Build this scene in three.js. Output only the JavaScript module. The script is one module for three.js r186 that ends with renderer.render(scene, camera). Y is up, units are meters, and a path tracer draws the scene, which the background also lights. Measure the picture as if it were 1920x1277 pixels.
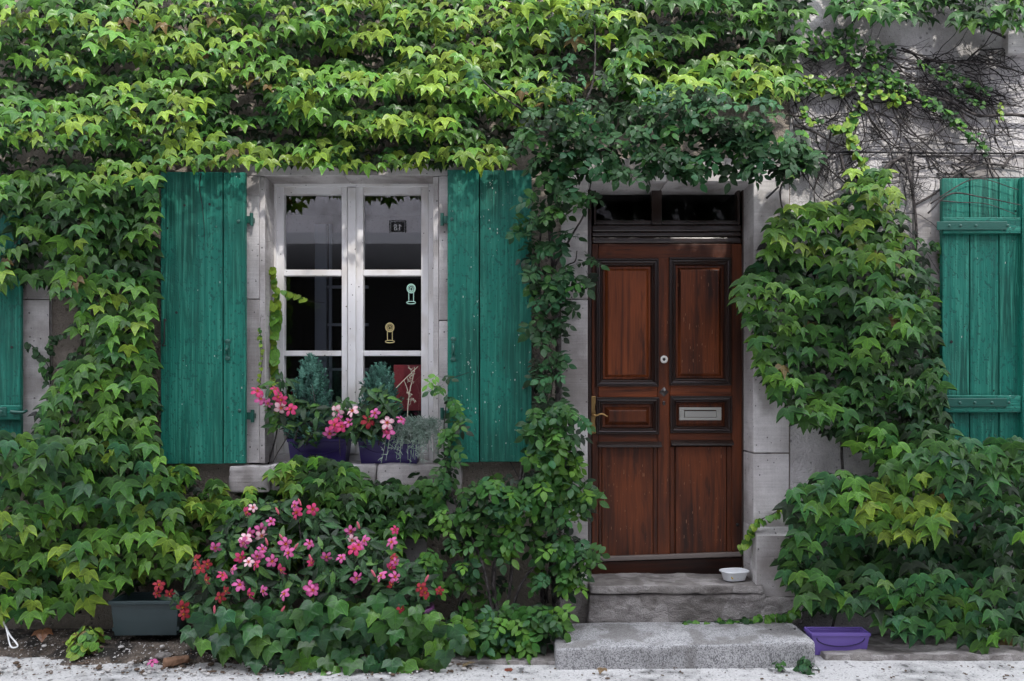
import * as THREE from 'three';
import { mergeGeometries } from 'three/addons/utils/BufferGeometryUtils.js';
import { RoundedBoxGeometry } from 'three/addons/geometries/RoundedBoxGeometry.js';

// ------------------------------------------------------------------ camera, sky, sun, exposure
const scene = new THREE.Scene();
const EYE = 1.5, DIST = 5, S = 0.00323;                     // eye height, distance to the wall, metres per photo pixel on the wall
const camera = new THREE.PerspectiveCamera(2 * Math.atan(1277 * S / 2 / DIST) * 180 / Math.PI, 1024 / 681, 0.05, 200);
camera.position.set(0, EYE, DIST);
camera.lookAt(0, EYE, 0);
camera.setViewOffset(1024, 681, 0, -0.0748 * 681, 1024, 681); // shift lens: verticals stay parallel
const renderer = new THREE.WebGLRenderer({ antialias: true });
renderer.toneMapping = THREE.LinearToneMapping;
renderer.toneMappingExposure = 2.3;
renderer.shadowMap.enabled = true;

const SUN = new THREE.Vector3(0.42, 1.36, 0.95).normalize();
{ // thin bright haze with a soft glow round the sun
  const w = 256, h = 128, d = new Float32Array(w * h * 4), v = new THREE.Vector3();
  for (let j = 0; j < h; j++) for (let i = 0; i < w; i++) {
    const th = (j + 0.5) / h * Math.PI - Math.PI / 2, ph = ((i + 0.5) / w - 0.5) * 2 * Math.PI;
    v.set(Math.cos(th) * Math.cos(ph), Math.sin(th), Math.cos(th) * Math.sin(ph));
    const up = Math.max(0, v.y), g = Math.pow(Math.max(0, v.dot(SUN)), 12) * 0.8, k = v.y < 0 ? 0.3 : 1;
    d.set([(1.75 + 0.15 * (1 - up) + g) * k, (1.85 + 0.1 * (1 - up) + g * 0.95) * k, (2.08 + 0.0 * up + g * 0.8) * k, 1], (j * w + i) * 4);
  }
  const t = new THREE.DataTexture(d, w, h, THREE.RGBAFormat, THREE.FloatType);
  t.mapping = THREE.EquirectangularReflectionMapping; t.magFilter = t.minFilter = THREE.LinearFilter; t.needsUpdate = true;
  scene.background = t; scene.environment = t;
}
const sun = new THREE.DirectionalLight(new THREE.Color(1, 0.96, 0.89), 1.7);
sun.position.copy(SUN).multiplyScalar(20); sun.target.position.set(0, 2, 0);
sun.castShadow = true; sun.shadow.radius = 4; sun.shadow.mapSize.set(2048, 2048);
Object.assign(sun.shadow.camera, { left: -6, right: 6, top: 6, bottom: -6, near: 1, far: 50 });
scene.add(sun, sun.target);

// ------------------------------------------------------------------ random numbers and noise
function rng(seed) { let a = seed >>> 0; return () => { a = (a + 0x6D2B79F5) | 0; let t = Math.imul(a ^ (a >>> 15), 1 | a); t = (t + Math.imul(t ^ (t >>> 7), 61 | t)) ^ t; return ((t ^ (t >>> 14)) >>> 0) / 4294967296; }; }
const PERM = new Float32Array(65536); { const r = rng(77); for (let i = 0; i < 65536; i++) PERM[i] = r(); }
const hash = (x, y) => PERM[((x * 7919) ^ (y * 104729)) & 65535];
function vn(x, y, px, py) {                                  // value noise, periodic when px, py are given
  let xi = Math.floor(x), yi = Math.floor(y); const fx = x - xi, fy = y - yi, u = fx * fx * (3 - 2 * fx), w = fy * fy * (3 - 2 * fy);
  let x1 = xi + 1, y1 = yi + 1;
  if (px) { xi = ((xi % px) + px) % px; x1 = ((x1 % px) + px) % px; yi = ((yi % py) + py) % py; y1 = ((y1 % py) + py) % py; }
  const a = hash(xi, yi), b = hash(x1, yi), c = hash(xi, y1), d = hash(x1, y1);
  return a + (b - a) * u + (c - a) * w + (a - b - c + d) * u * w;
}
function fbm(x, y, o, px, py) { let s = 0, a = 0.5, t = 0; for (let i = 0; i < o; i++) { s += a * vn(x + i * 37, y + i * 91, px, py); t += a; a *= 0.5; x *= 2; y *= 2; if (px) { px *= 2; py *= 2; } } return s / t; }
const clamp = (x, a = 0, b = 1) => Math.min(b, Math.max(a, x)), mix = (a, b, t) => a + (b - a) * t, sstep = (a, b, x) => { const t = clamp((x - a) / (b - a)); return t * t * (3 - 2 * t); };
const mix3 = (a, b, t) => [mix(a[0], b[0], t), mix(a[1], b[1], t), mix(a[2], b[2], t)];
const toS = c => { c = clamp(c); return 255 * (c < 0.0031308 ? 12.92 * c : 1.055 * Math.pow(c, 1 / 2.4) - 0.055); };

// fn(u, v, out) with u, v in 0..1 gives linear colour and height 0..1
function makeTex(w, h, fn) {
  const c = new Uint8Array(w * h * 4), b = new Uint8Array(w * h * 4), o = { c: [0, 0, 0], h: 0.5 };
  for (let j = 0; j < h; j++) for (let i = 0; i < w; i++) {
    fn((i + 0.5) / w, (j + 0.5) / h, o); const k = (j * w + i) * 4, q = clamp(o.h) * 255;
    c[k] = toS(o.c[0]); c[k + 1] = toS(o.c[1]); c[k + 2] = toS(o.c[2]); c[k + 3] = 255; b[k] = b[k + 1] = b[k + 2] = q; b[k + 3] = 255;
  }
  const mk = (a, s) => { const t = new THREE.DataTexture(a, w, h, THREE.RGBAFormat); t.wrapS = t.wrapT = THREE.RepeatWrapping; t.magFilter = THREE.LinearFilter; t.minFilter = THREE.LinearMipmapLinearFilter; t.generateMipmaps = true; if (s) t.colorSpace = THREE.SRGBColorSpace; t.needsUpdate = true; return t; };
  return { map: mk(c, true), bump: mk(b, false) };
}
function texMat(t, sx, sy, bump, o = {}) {                   // sx, sy: metres that one tile covers
  for (const k of ['map', 'bump']) t[k].repeat.set(1 / sx, 1 / sy);
  return new THREE.MeshPhysicalMaterial({ map: t.map, bumpMap: t.bump, bumpScale: bump, roughness: 0.85, ...o });
}

// ------------------------------------------------------------------ materials
const R0 = rng(5);
const spots = (n, seed, rmin, rmax) => { const r = rng(seed), a = []; for (let i = 0; i < n; i++) a.push([r(), r(), rmin + (rmax - rmin) * Math.pow(r(), 3)]); return a; };
function spotGrid(list, cells) { const g = new Map(); for (const s of list) { const cx = Math.floor(s[0] * cells), cy = Math.floor(s[1] * cells); for (let a = -1; a < 2; a++) for (let b = -1; b < 2; b++) { const k = ((cx + a + cells) % cells) + cells * ((cy + b + cells) % cells); if (!g.has(k)) g.set(k, []); g.get(k).push(s); } } return (u, v, ay = 1) => { let m = 9; for (const s of g.get(Math.min(cells - 1, Math.floor(u * cells)) + cells * Math.min(cells - 1, Math.floor(v * cells))) || []) { let dx = Math.abs(u - s[0]), dy = Math.abs(v - s[1]) * ay; if (dx > 0.5) dx = 1 - dx; const d = Math.hypot(dx, dy) / s[2]; if (d < m) m = d; } return m; }; }

const pitsA = spotGrid(spots(900, 11, 0.0008, 0.006), 40);
const T_stucco = makeTex(1024, 1024, (u, v, o) => {
  const big = fbm(u * 4, v * 4, 4, 4, 4), fine = fbm(u * 90, v * 90, 3, 90, 90), grit = vn(u * 300, v * 300, 300, 300), p = pitsA(u, v);
  let k = 0.75 + 0.5 * (fine - 0.5) + 0.35 * (grit - 0.5);
  o.c = mix3([0.31, 0.295, 0.285], [0.56, 0.54, 0.535], sstep(0.35, 0.65, big)); o.c = o.c.map(x => x * (0.72 + 0.4 * k));
  o.h = 0.3 + 0.45 * fine + 0.3 * grit + 0.2 * big; if (p < 1) { o.h -= 0.35; o.c = o.c.map(x => x * 0.55); }
});
const pitsB = spotGrid(spots(420, 12, 0.0008, 0.005), 40);
const T_stone = makeTex(1024, 1024, (u, v, o) => {
  const big = fbm(u * 3, v * 3, 4, 3, 3), mid = fbm(u * 22, v * 22, 3, 22, 22), tool = vn(u * 6, v * 190, 6, 190), tool2 = vn(u * 200, v * 10, 200, 10), grit = vn(u * 320, v * 320, 320, 320), p = pitsB(u, v);
  o.c = mix3([0.34, 0.315, 0.305], [0.60, 0.575, 0.565], sstep(0.3, 0.7, big)).map(x => x * (0.8 + 0.25 * mid + 0.12 * (tool - 0.5) + 0.06 * (tool2 - 0.5) + 0.14 * (grit - 0.5)));
  const stn = fbm(u * 5 + 3, v * 4 + 8, 5, 5, 4); o.c = mix3(o.c, [0.16, 0.14, 0.125], 0.55 * sstep(0.56, 0.72, stn)); o.h = 0.45 + 0.2 * mid + 0.22 * tool + 0.1 * grit + 0.08 * tool2; if (p < 1) { o.h -= 0.4; o.c = o.c.map(x => x * 0.35); }
});
const T_rough = makeTex(1024, 1024, (u, v, o) => {
  const big = fbm(u * 5, v * 5, 5, 5, 5), mid = fbm(u * 18, v * 26, 5, 18, 26), grit = vn(u * 280, v * 280, 280, 280), st = fbm(u * 3 + 5, v * 3, 3, 3, 3);
  o.c = mix3([0.20, 0.18, 0.17], [0.46, 0.43, 0.41], sstep(0.3, 0.7, mix(big, mid, 0.5))).map(x => x * (0.85 + 0.3 * (grit - 0.5)));
  if (st > 0.58) o.c = mix3(o.c, [0.13, 0.115, 0.10], 0.45);
  o.h = 0.7 * mid + 0.2 * grit + 0.15 * big;
});
function tealTex(seed, chips, worn) {
  const ch = spotGrid(spots(chips, seed + 3, 0.0012, 0.0065), 30);
  return makeTex(1024, 2048, (u, v, o) => {                  // covers 0.5 x 2 m... grain runs along v
    const wob = 0.025 * fbm(u * 4, v * 6, 2, 4, 6), g = fbm((u + wob) * 48 + seed, v * 5, 4, 48, 5), fine = fbm((u + wob) * 160, v * 14, 2, 160, 14), big = fbm(u * 3 + seed, v * 4, 4, 3, 4), cr = vn((u + wob) * 30 + seed, v * 3, 30, 3), flake = fbm(u * 46 + 9, v * 110, 3, 46, 110);
    const base = mix3([0.003, 0.078, 0.055], [0.006, 0.145, 0.105], sstep(0.3, 0.7, big));
    o.c = mix3(base, [0.035, 0.24, 0.17], clamp(0.8 * worn * sstep(0.52, 0.78, g) * 0.9 + worn * 0.5 * sstep(0.6, 0.75, fine)));
    o.c = mix3(o.c, [0.004, 0.055, 0.045], 0.6 * sstep(0.60, 0.74, flake) * sstep(0.4, 0.6, big));
    o.c = mix3(o.c, [0.005, 0.07, 0.055], 0.5 * (1 - sstep(0.27, 0.40, g)));
    const crack = Math.abs(cr - 0.5) < 0.004 && fine > 0.52;
    if (crack) o.c = [0.004, 0.025, 0.02];
    o.h = 0.5 + 0.5 * (g - 0.5) + 0.25 * (fine - 0.5) - 0.22 * sstep(0.6, 0.72, flake); if (crack) o.h -= 0.4;
    const d = ch(u, v, 1.7); if (d < 1 && vn(u * 90, v * 200) > 0.35 && fbm(u * 4 + seed, v * 6, 2, 4, 6) > 0.5) { o.c = mix3([0.62, 0.62, 0.55], [0.25, 0.36, 0.31], vn(u * 400, v * 400)); o.h -= 0.25; }
  });
}
const tealOpt = { roughness: 0.55, specularIntensity: 0.6, clearcoat: 0.1, clearcoatRoughness: 0.3 };
const M_teal = texMat(tealTex(1, 60, 0.9), 0.5, 1.7, 0.0035, tealOpt), M_tealChip = texMat(tealTex(31, 420, 0.55), 0.5, 1.7, 0.0035, tealOpt);
const M_iron = new THREE.MeshPhysicalMaterial({ color: new THREE.Color(0.009, 0.085, 0.063), roughness: 0.4, clearcoat: 0.3, clearcoatRoughness: 0.3, bumpMap: T_rough.bump, bumpScale: 0.0006 });
const scr = spotGrid(spots(190, 44, 0.0012, 0.0048), 30);
function oakTex(seed, warm, marks) {
  return makeTex(1024, 1024, (u, v, o) => {
    const wob = 0.05 * fbm(u * 3 + seed, v * 3, 3, 3, 3), g = fbm((u + wob) * 26 + seed, v * 2, 5, 26, 2), pore = vn((u + wob) * 240, v * 14, 240, 14), big = fbm(u * 3 + seed, v * 2, 4, 3, 2), kn = fbm(u * 9 + seed, v * 5, 4, 9, 5);
    let t = 0.12 + 0.88 * sstep(0.28, 0.72, big * 0.55 + g * 0.45);
    o.c = mix3([0.022, 0.006, 0.003], [0.205 * warm, 0.050 * warm, 0.013 * warm], t);
    o.c = o.c.map(x => x * (0.8 + 0.4 * (pore - 0.4)));
    o.c = mix3(o.c, [0.02, 0.007, 0.004], 0.6 * sstep(0.66, 0.80, kn) + 0.35 * (1 - sstep(0.20, 0.36, g)));
    o.h = 0.5 + 0.35 * (g - 0.5) - 0.25 * sstep(0.62, 0.8, pore);
    if (marks) { const d = scr(u, v, 0.33); if (d < 1 && vn(u * 130, v * 50) > 0.42) { o.c = mix3(o.c, [0.36, 0.19, 0.11], 0.75); o.h -= 0.12; } }
  });
}
const oakOpt = { roughness: 0.5, specularIntensity: 0.6, clearcoat: 0.18, clearcoatRoughness: 0.3 };
const M_oak = texMat(oakTex(3, 0.75, false), 0.5, 1.2, 0.0012, oakOpt), M_oakWarm = texMat(oakTex(19, 1.35, false), 0.5, 1.2, 0.0012, oakOpt), M_oakMark = texMat(oakTex(47, 0.9, true), 0.5, 1.0, 0.0014, oakOpt);
const M_oakKick = M_oak.clone(); M_oakKick.color.setRGB(0.35, 0.33, 0.33);
const M_oakDark = new THREE.MeshPhysicalMaterial({ color: new THREE.Color(0.02, 0.008, 0.005), roughness: 0.36, clearcoat: 0.9, clearcoatRoughness: 0.2, bumpMap: M_oak.bumpMap, bumpScale: 0.0006 });
const fly = spotGrid(spots(150, 71, 0.0012, 0.005), 30);
const T_white = makeTex(1024, 1024, (u, v, o) => {
  const g = fbm(u * 40, v * 6, 3, 40, 6), big = fbm(u * 5, v * 5, 4, 5, 5), f = fly(u, v);
  o.c = mix3([0.70, 0.67, 0.64], [0.84, 0.83, 0.83], sstep(0.3, 0.6, big)).map(x => x * (0.94 + 0.1 * g)); o.h = 0.5 + 0.4 * (g - 0.5);
  if (f < 1) { o.c = [0.05, 0.035, 0.03]; o.h += 0.2; }
});
const M_white = texMat(T_white, 0.9, 0.9, 0.0008, { roughness: 0.45, clearcoat: 0.2, clearcoatRoughness: 0.4 });
const T_granite = makeTex(1024, 1024, (u, v, o) => {
  const a = vn(u * 210, v * 210, 210, 210), b = vn(u * 330 + 3, v * 330, 330, 330), c = fbm(u * 40, v * 40, 3, 40, 40), big = fbm(u * 4, v * 4, 4, 4, 4);
  const k = 0.5 * a + 0.3 * b + 0.2 * c; const dr = fbm(u * 7 + 2, v * 5, 5, 7, 5); o.c = mix3([0.13, 0.13, 0.133], [0.47, 0.465, 0.465], sstep(0.2, 0.68, k)).map(x => x * (0.7 + 0.4 * big)); o.c = mix3(o.c, [0.13, 0.12, 0.11], 0.6 * sstep(0.52, 0.70, dr)); o.h = 0.6 * k + 0.2 * c;
});
const T_road = makeTex(1024, 1024, (u, v, o) => {
  const a = vn(u * 150, v * 150, 150, 150), b = vn(u * 310 + 3, v * 310, 310, 310), c = fbm(u * 24, v * 24, 4, 24, 24), big = fbm(u * 4, v * 4, 4, 4, 4);
  o.c = mix3([0.27, 0.265, 0.26], [0.50, 0.49, 0.48], sstep(0.25, 0.6, 0.5 * c + 0.5 * big)).map(x => x * (0.85 + 0.3 * b));
  if (a > 0.84 || c < 0.24) o.c = o.c.map(x => x * 0.4); o.h = 0.4 * a + 0.3 * b + 0.3 * c;
});
const T_dirt = makeTex(1024, 1024, (u, v, o) => {
  const a = vn(u * 90, v * 90, 90, 90), b = vn(u * 210, v * 210, 210, 210), c = fbm(u * 12, v * 12, 5, 12, 12);
  o.c = mix3([0.018, 0.015, 0.012], [0.12, 0.095, 0.075], sstep(0.35, 0.75, c)).map(x => x * (0.6 + 0.8 * b)); if (a > 0.86) o.c = mix3([0.3, 0.28, 0.26], [0.55, 0.52, 0.5], b);
  o.h = 0.5 * c + 0.3 * a + 0.2 * b;
});
const M_stucco = texMat(T_stucco, 1.6, 1.6, 0.010), M_stone = texMat(T_stone, 1.2, 1.2, 0.004), M_rough = texMat(T_rough, 0.9, 0.9, 0.022, { roughness: 0.92 });
const M_stuccoShaded = texMat({ map: T_stucco.map.clone(), bump: T_stucco.bump.clone() }, 1.6, 1.6, 0.012, { color: new THREE.Color(0.50, 0.45, 0.38) });  // brown render, darkened so its colour carries the shade behind the ivy
const M_granite = texMat(T_granite, 0.9, 0.9, 0.004), M_road = texMat(T_road, 1.4, 1.4, 0.006), M_dirt = texMat(T_dirt, 0.9, 0.9, 0.02, { roughness: 1 });
const flat = (r, g, b, rough = 0.7, o = {}) => new THREE.MeshPhysicalMaterial({ color: new THREE.Color(r, g, b), roughness: rough, ...o });
const M_glass = new THREE.MeshPhysicalMaterial({ color: 0xffffff, transmission: 1, thickness: 0, roughness: 0.015, ior: 2.3 });
const M_glassDark = new THREE.MeshPhysicalMaterial({ color: 0xffffff, transmission: 1, thickness: 0, roughness: 0.05, ior: 1.35 });
const M_dark = flat(0.015, 0.014, 0.016, 0.9), M_black = flat(0.01, 0.01, 0.011, 0.5);
const bark = makeTex(256, 1024, (u, v, o) => { const g = fbm(u * 10, v * 14, 4, 10, 14), f = fbm(u * 26, v * 30, 3, 26, 30); o.c = mix3([0.016, 0.013, 0.012], [0.10, 0.088, 0.084], sstep(0.35, 0.7, 0.6 * g + 0.4 * f)); o.h = g; });
const M_bark = texMat(bark, 1, 1, 0.004, { roughness: 0.95 }), M_twig = texMat({ map: bark.map.clone(), bump: bark.bump.clone() }, 1, 1, 0.002, { roughness: 0.95, color: new THREE.Color(0.25, 0.24, 0.25) });
const M_purple = flat(0.17, 0.11, 0.42, 0.42, { bumpMap: T_rough.bump, bumpScale: 0.0008 }), M_purpleDeep = flat(0.03, 0.016, 0.12, 0.45, { bumpMap: T_rough.bump, bumpScale: 0.0008 });

// ------------------------------------------------------------------ building helpers
const X = (px, z = 0) => (px - 960) * S * (DIST - z) / DIST, Y = (py, z = 0) => EYE + (734 - py) * S * (DIST - z) / DIST;   // where the photo's point lies at depth z
const P = (px, py, z = 0) => new THREE.Vector3(X(px, z), Y(py, z), z);
const used = new Map();
function numbered(n) { const k = used.get(n) || 0; used.set(n, k + 1); return k ? n + '_' + String(k).padStart(3, '0') : n; }
function thing(name, label, category, pos = [0, 0, 0], group) { const o = new THREE.Group(); o.name = numbered(name); o.position.set(...pos); o.userData = { label, category }; if (group) o.userData.group = group; scene.add(o); return o; }
function mesh(name, geo, mat, parent, label) { const m = new THREE.Mesh(Array.isArray(geo) ? join(geo) : geo, mat); m.name = parent === scene ? numbered(name) : name; m.castShadow = m.receiveShadow = true; if (label) m.userData.label = label; parent.add(m); return m; }
function group(name, parent, label) { const g = new THREE.Group(); g.name = name; if (label) g.userData.label = label; parent.add(g); return g; }
function strip(g, color) { const q = g.index ? g.toNonIndexed() : g; const keep = color ? ['position', 'normal', 'uv', 'color'] : ['position', 'normal', 'uv']; for (const k of Object.keys(q.attributes)) if (!keep.includes(k)) q.deleteAttribute(k); return q; }
function join(list) { return list.length === 1 ? list[0] : mergeGeometries(list.map(g => strip(g, list.every(q => q.attributes.color)))); }
function uvWorld(g, ox = 0, oy = 0, turn = false) {          // box-projected uv in metres
  g = g.index ? g.toNonIndexed() : g; const p = g.attributes.position, uv = new Float32Array(p.count * 2), a = new THREE.Vector3(), b = new THREE.Vector3(), c = new THREE.Vector3();
  for (let i = 0; i < p.count; i += 3) {
    a.fromBufferAttribute(p, i); b.fromBufferAttribute(p, i + 1).sub(a); c.fromBufferAttribute(p, i + 2).sub(a); b.cross(c);
    const ax = Math.abs(b.x), ay = Math.abs(b.y), az = Math.abs(b.z);
    for (let k = 0; k < 3; k++) { const x = p.getX(i + k), y = p.getY(i + k), z = p.getZ(i + k); let q = az >= ax && az >= ay ? [x, y] : ax >= ay ? [z, y] : [x, z]; if (turn) q = [q[1], q[0]]; uv[(i + k) * 2] = q[0] + ox; uv[(i + k) * 2 + 1] = q[1] + oy; }
  }
  g.setAttribute('uv', new THREE.BufferAttribute(uv, 2)); return g;
}
// a rounded block from x0..x1, y0..y1, z0..z1 in metres
function blk(x0, x1, y0, y1, z0, z1, r = 0.004, turn = false, off = 0) {
  const w = Math.abs(x1 - x0), h = Math.abs(y1 - y0), d = Math.abs(z1 - z0), g = new RoundedBoxGeometry(w, h, d, 2, Math.min(r, w / 2.1, h / 2.1, d / 2.1));
  g.translate((x0 + x1) / 2, (y0 + y1) / 2, (z0 + z1) / 2); return uvWorld(g, off, off * 1.7, turn);
}
const pblk = (a, b, c, d, z0, z1, r, turn, off) => blk(X(a, z1), X(c, z1), Y(d, z1), Y(b, z1), z0, z1, r, turn, off);   // the front face at z1 covers photo points (a, b)-(c, d)
function roughen(g, amp, freq, seed) {                        // uneven worn stone: subdivided blocks pushed by noise
  const p = g.attributes.position, n = g.attributes.normal;
  for (let i = 0; i < p.count; i++) { const x = p.getX(i), y = p.getY(i), z = p.getZ(i); const d = (fbm(x * freq + seed, y * freq + z * freq, 3) - 0.5) * amp * 2; p.setXYZ(i, x + n.getX(i) * d, y + n.getY(i) * d, z + n.getZ(i) * d); }
  g.computeVertexNormals(); return g;
}
function worn(x0, x1, y0, y1, z0, z1, seg, amp, freq, seed) { // a fine box with rounded, uneven edges
  const g = new THREE.BoxGeometry(x1 - x0, y1 - y0, z1 - z0, ...seg), p = g.attributes.position, w = (x1 - x0) / 2, h = (y1 - y0) / 2, d = (z1 - z0) / 2, r = 0.012;
  for (let i = 0; i < p.count; i++) {
    let x = p.getX(i), y = p.getY(i), z = p.getZ(i); const q = [[x, w], [y, h], [z, d]].map(([c, m]) => Math.sign(c) * Math.max(0, Math.abs(c) - (m - r)) / r), l = Math.hypot(...q);
    if (l > 1) { x -= q[0] * r * (1 - 1 / l); y -= q[1] * r * (1 - 1 / l); z -= q[2] * r * (1 - 1 / l); }
    const cx = x + (x0 + x1) / 2, cy = y + (y0 + y1) / 2, cz = z + (z0 + z1) / 2, ll = l || 1, e = (fbm(cx * freq + seed, cy * freq * 1.3 + cz * freq, 4) - 0.5) * 2 * amp;
    p.setXYZ(i, cx + q[0] / ll * e, cy + q[1] / ll * e, cz + q[2] / ll * e);
  }
  g.computeVertexNormals(); const n = g.attributes.normal.clone(); const u = uvWorld(g); u.computeVertexNormals(); return smoothSame(u);
}
function smoothSame(g) { // averages normals of points that coincide
  const p = g.attributes.position, n = g.attributes.normal, m = new Map(); const key = i => Math.round(p.getX(i) * 2e4) + ',' + Math.round(p.getY(i) * 2e4) + ',' + Math.round(p.getZ(i) * 2e4);
  for (let i = 0; i < p.count; i++) { const k = key(i), a = m.get(k) || [0, 0, 0]; a[0] += n.getX(i); a[1] += n.getY(i); a[2] += n.getZ(i); m.set(k, a); }
  for (let i = 0; i < p.count; i++) { const a = m.get(key(i)), l = Math.hypot(...a) || 1; n.setXYZ(i, a[0] / l, a[1] / l, a[2] / l); } return g;
}
function tube(pts, r0, r1, sides = 6, seg) {                  // tapered tube along a smooth curve
  const cv = pts.length > 2 ? new THREE.CatmullRomCurve3(pts, false, 'centripetal') : new THREE.LineCurve3(pts[0], pts[1]); seg = seg || Math.max(2, pts.length * 2);
  const pos = [], nor = [], uv = [], idx = [], t = new THREE.Vector3(), a = new THREE.Vector3(), b = new THREE.Vector3(), ref = new THREE.Vector3(); let len = 0, prev;
  for (let i = 0; i <= seg; i++) {
    const u = i / seg, c = cv.getPoint(u); cv.getTangent(u, t); if (prev) len += prev.distanceTo(c); prev = c; ref.set(0, 0, 1); if (Math.abs(t.z) > 0.9) ref.set(1, 0, 0);
    a.crossVectors(t, ref).normalize(); b.crossVectors(t, a).normalize(); const r = mix(r0, r1, u);
    for (let k = 0; k <= sides; k++) { const th = k / sides * 2 * Math.PI, nx = a.x * Math.cos(th) + b.x * Math.sin(th), ny = a.y * Math.cos(th) + b.y * Math.sin(th), nz = a.z * Math.cos(th) + b.z * Math.sin(th); pos.push(c.x + nx * r, c.y + ny * r, c.z + nz * r); nor.push(nx, ny, nz); uv.push(k / sides, len * 4); }
  }
  for (let i = 0; i < seg; i++) for (let k = 0; k < sides; k++) { const q = i * (sides + 1) + k; idx.push(q, q + 1, q + sides + 1, q + 1, q + sides + 2, q + sides + 1); }
  const g = new THREE.BufferGeometry(); g.setAttribute('position', new THREE.Float32BufferAttribute(pos, 3)); g.setAttribute('normal', new THREE.Float32BufferAttribute(nor, 3)); g.setAttribute('uv', new THREE.Float32BufferAttribute(uv, 2)); g.setIndex(idx); return g;
}
const cyl = (r0, r1, h, n = 16) => new THREE.CylinderGeometry(r0, r1, h, n);
function bolt(px, py, z, r = 0.008) { const g = new THREE.SphereGeometry(r, 10, 8); g.scale(1, 1, 0.6); const v = P(px, py, z); g.translate(v.x, v.y, v.z); return g; }

// ------------------------------------------------------------------ ground
{
  const g = new THREE.PlaneGeometry(100, 100, 1, 1); g.rotateX(-Math.PI / 2); const uv = g.attributes.uv; for (let i = 0; i < uv.count; i++) uv.setXY(i, uv.getX(i) * 100, uv.getY(i) * 100);
  const road = mesh('road', g, M_road, scene); road.userData = { kind: 'structure' };
  // footway strip of old concrete along the foot of the wall, with a broken front edge
  const w = worn(X(1500), X(2200), -0.05, 0.030, -0.02, 0.40, [90, 2, 14], 0.018, 9, 3), pv = mesh('pavement', w, M_rough, scene); pv.userData = { kind: 'structure' }; pv.position.y = 0.004;
  const w2 = worn(X(830), X(1062), -0.05, 0.022, 0.0, 0.47, [40, 2, 14], 0.016, 9, 8), p2 = mesh('pavement', w2, M_rough, scene); p2.userData = { kind: 'structure' };
  const s = new THREE.PlaneGeometry(2.9, 0.78, 90, 26); s.rotateX(-Math.PI / 2); s.translate(-1.80, 0, 0.30); const p = s.attributes.position;
  for (let i = 0; i < p.count; i++) { const x = p.getX(i), z = p.getZ(i), e = 0.42 + 0.16 * (fbm(x * 3, 5, 3) - 0.5) + (x < -2.5 ? -0.12 : 0), h = 0.07 * sstep(e + 0.10, e - 0.18, z) * sstep(-3.2, -2.7, x + 0.35) - 0.012; p.setY(i, h + 0.018 * (fbm(x * 14, z * 14, 3) - 0.5)); }
  s.computeVertexNormals(); const soil = mesh('soil', uvWorld(s), M_dirt, scene); soil.geometry.computeVertexNormals(); smoothSame(soil.geometry); soil.userData = { kind: 'structure' };
}

// ------------------------------------------------------------------ the house
const house = thing('house', 'old rendered house front with pale stone surrounds, green shutters and a brown panelled door', 'house');
const WX0 = X(497), WX1 = X(812), WY0 = Y(868), WY1 = Y(330), DX0 = X(1102), DX1 = X(1413), DY1 = Y(340), DY0 = 0.0;
{
  const XS = X(1482), sh = new THREE.Shape([[-40, -0.3], [XS, -0.3], [XS, 8], [-40, 8]].map(a => new THREE.Vector2(...a)));
  for (const [a, b, c, d] of [[WX0 - 0.1, WX1 + 0.1, WY0 - 0.1, WY1 + 0.1], [DX0 - 0.1, DX1 + 0.1, -0.2, DY1 + 0.1]]) sh.holes.push(new THREE.Path([[a, c], [a, d], [b, d], [b, c]].map(q => new THREE.Vector2(...q))));
  const g = new THREE.ExtrudeGeometry(sh, { depth: 0.5, bevelEnabled: false }); g.translate(0, 0, -0.512); mesh('wall', uvWorld(g), M_stuccoShaded, house, 'brownish render behind the ivy, darkened in colour to hold its shade'); mesh('wall', uvWorld(new THREE.BoxGeometry(40 - XS - 0.002, 8.3, 0.5).translate((40 + XS) / 2 + 0.001, 3.85, -0.262)), M_stucco, house, 'pale grey render on the right of the door');
  const top = blk(-40, 40, 8.0, 8.25, -1.5, 0.35, 0.01); mesh('roof_edge', top, M_oakDark, house);
}
// stone pieces, each its own block; [x0, y0, x1, y1] on the wall plane, thickness proud of the wall
const stone = (a, b, c, d, z1 = 0.0, z0 = -0.34, m = M_stone, off = R0() * 3) => mesh('stone_block', pblk(a, b, c, d, z0, z1, 0.005, false, off), m, house);
stone(436, 330, 486, 560); stone(436, 562, 486, 868); stone(486.4, 331, 497, 869, -0.012);
stone(823, 330, 868, 600); stone(823, 602, 868, 868); stone(812, 331, 822.6, 869, -0.012);
stone(430, 292, 645, 329, -0.002); stone(646, 292, 880, 329, -0.002);
{ // the sill: end blocks proud of the wall, middle slab with its top edge
  const sill = worn(X(437), X(506, 0.07), Y(925, 0.07), Y(874, 0.07), -0.3, 0.07, [18, 16, 8], 0.012, 12, 4); mesh('sill_block', sill, M_stone, house);
  mesh('sill_block', worn(X(507, 0.05), X(705, 0.05), Y(924, 0.05), Y(871, 0.05), -0.3, 0.05, [40, 16, 8], 0.010, 10, 9), M_stone, house);
  mesh('sill_block', worn(X(706, 0.05), X(866, 0.05), Y(924, 0.05), Y(871, 0.05), -0.3, 0.05, [34, 16, 8], 0.010, 10, 17), M_stone, house);
  stone(560, 928, 690, 1000, 0.004, -0.2); stone(736, 1010, 800, 1068, 0.006, -0.2); stone(800, 935, 880, 990, 0.003, -0.2); stone(420, 960, 480, 1020, 0.004, -0.2);
}
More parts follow.
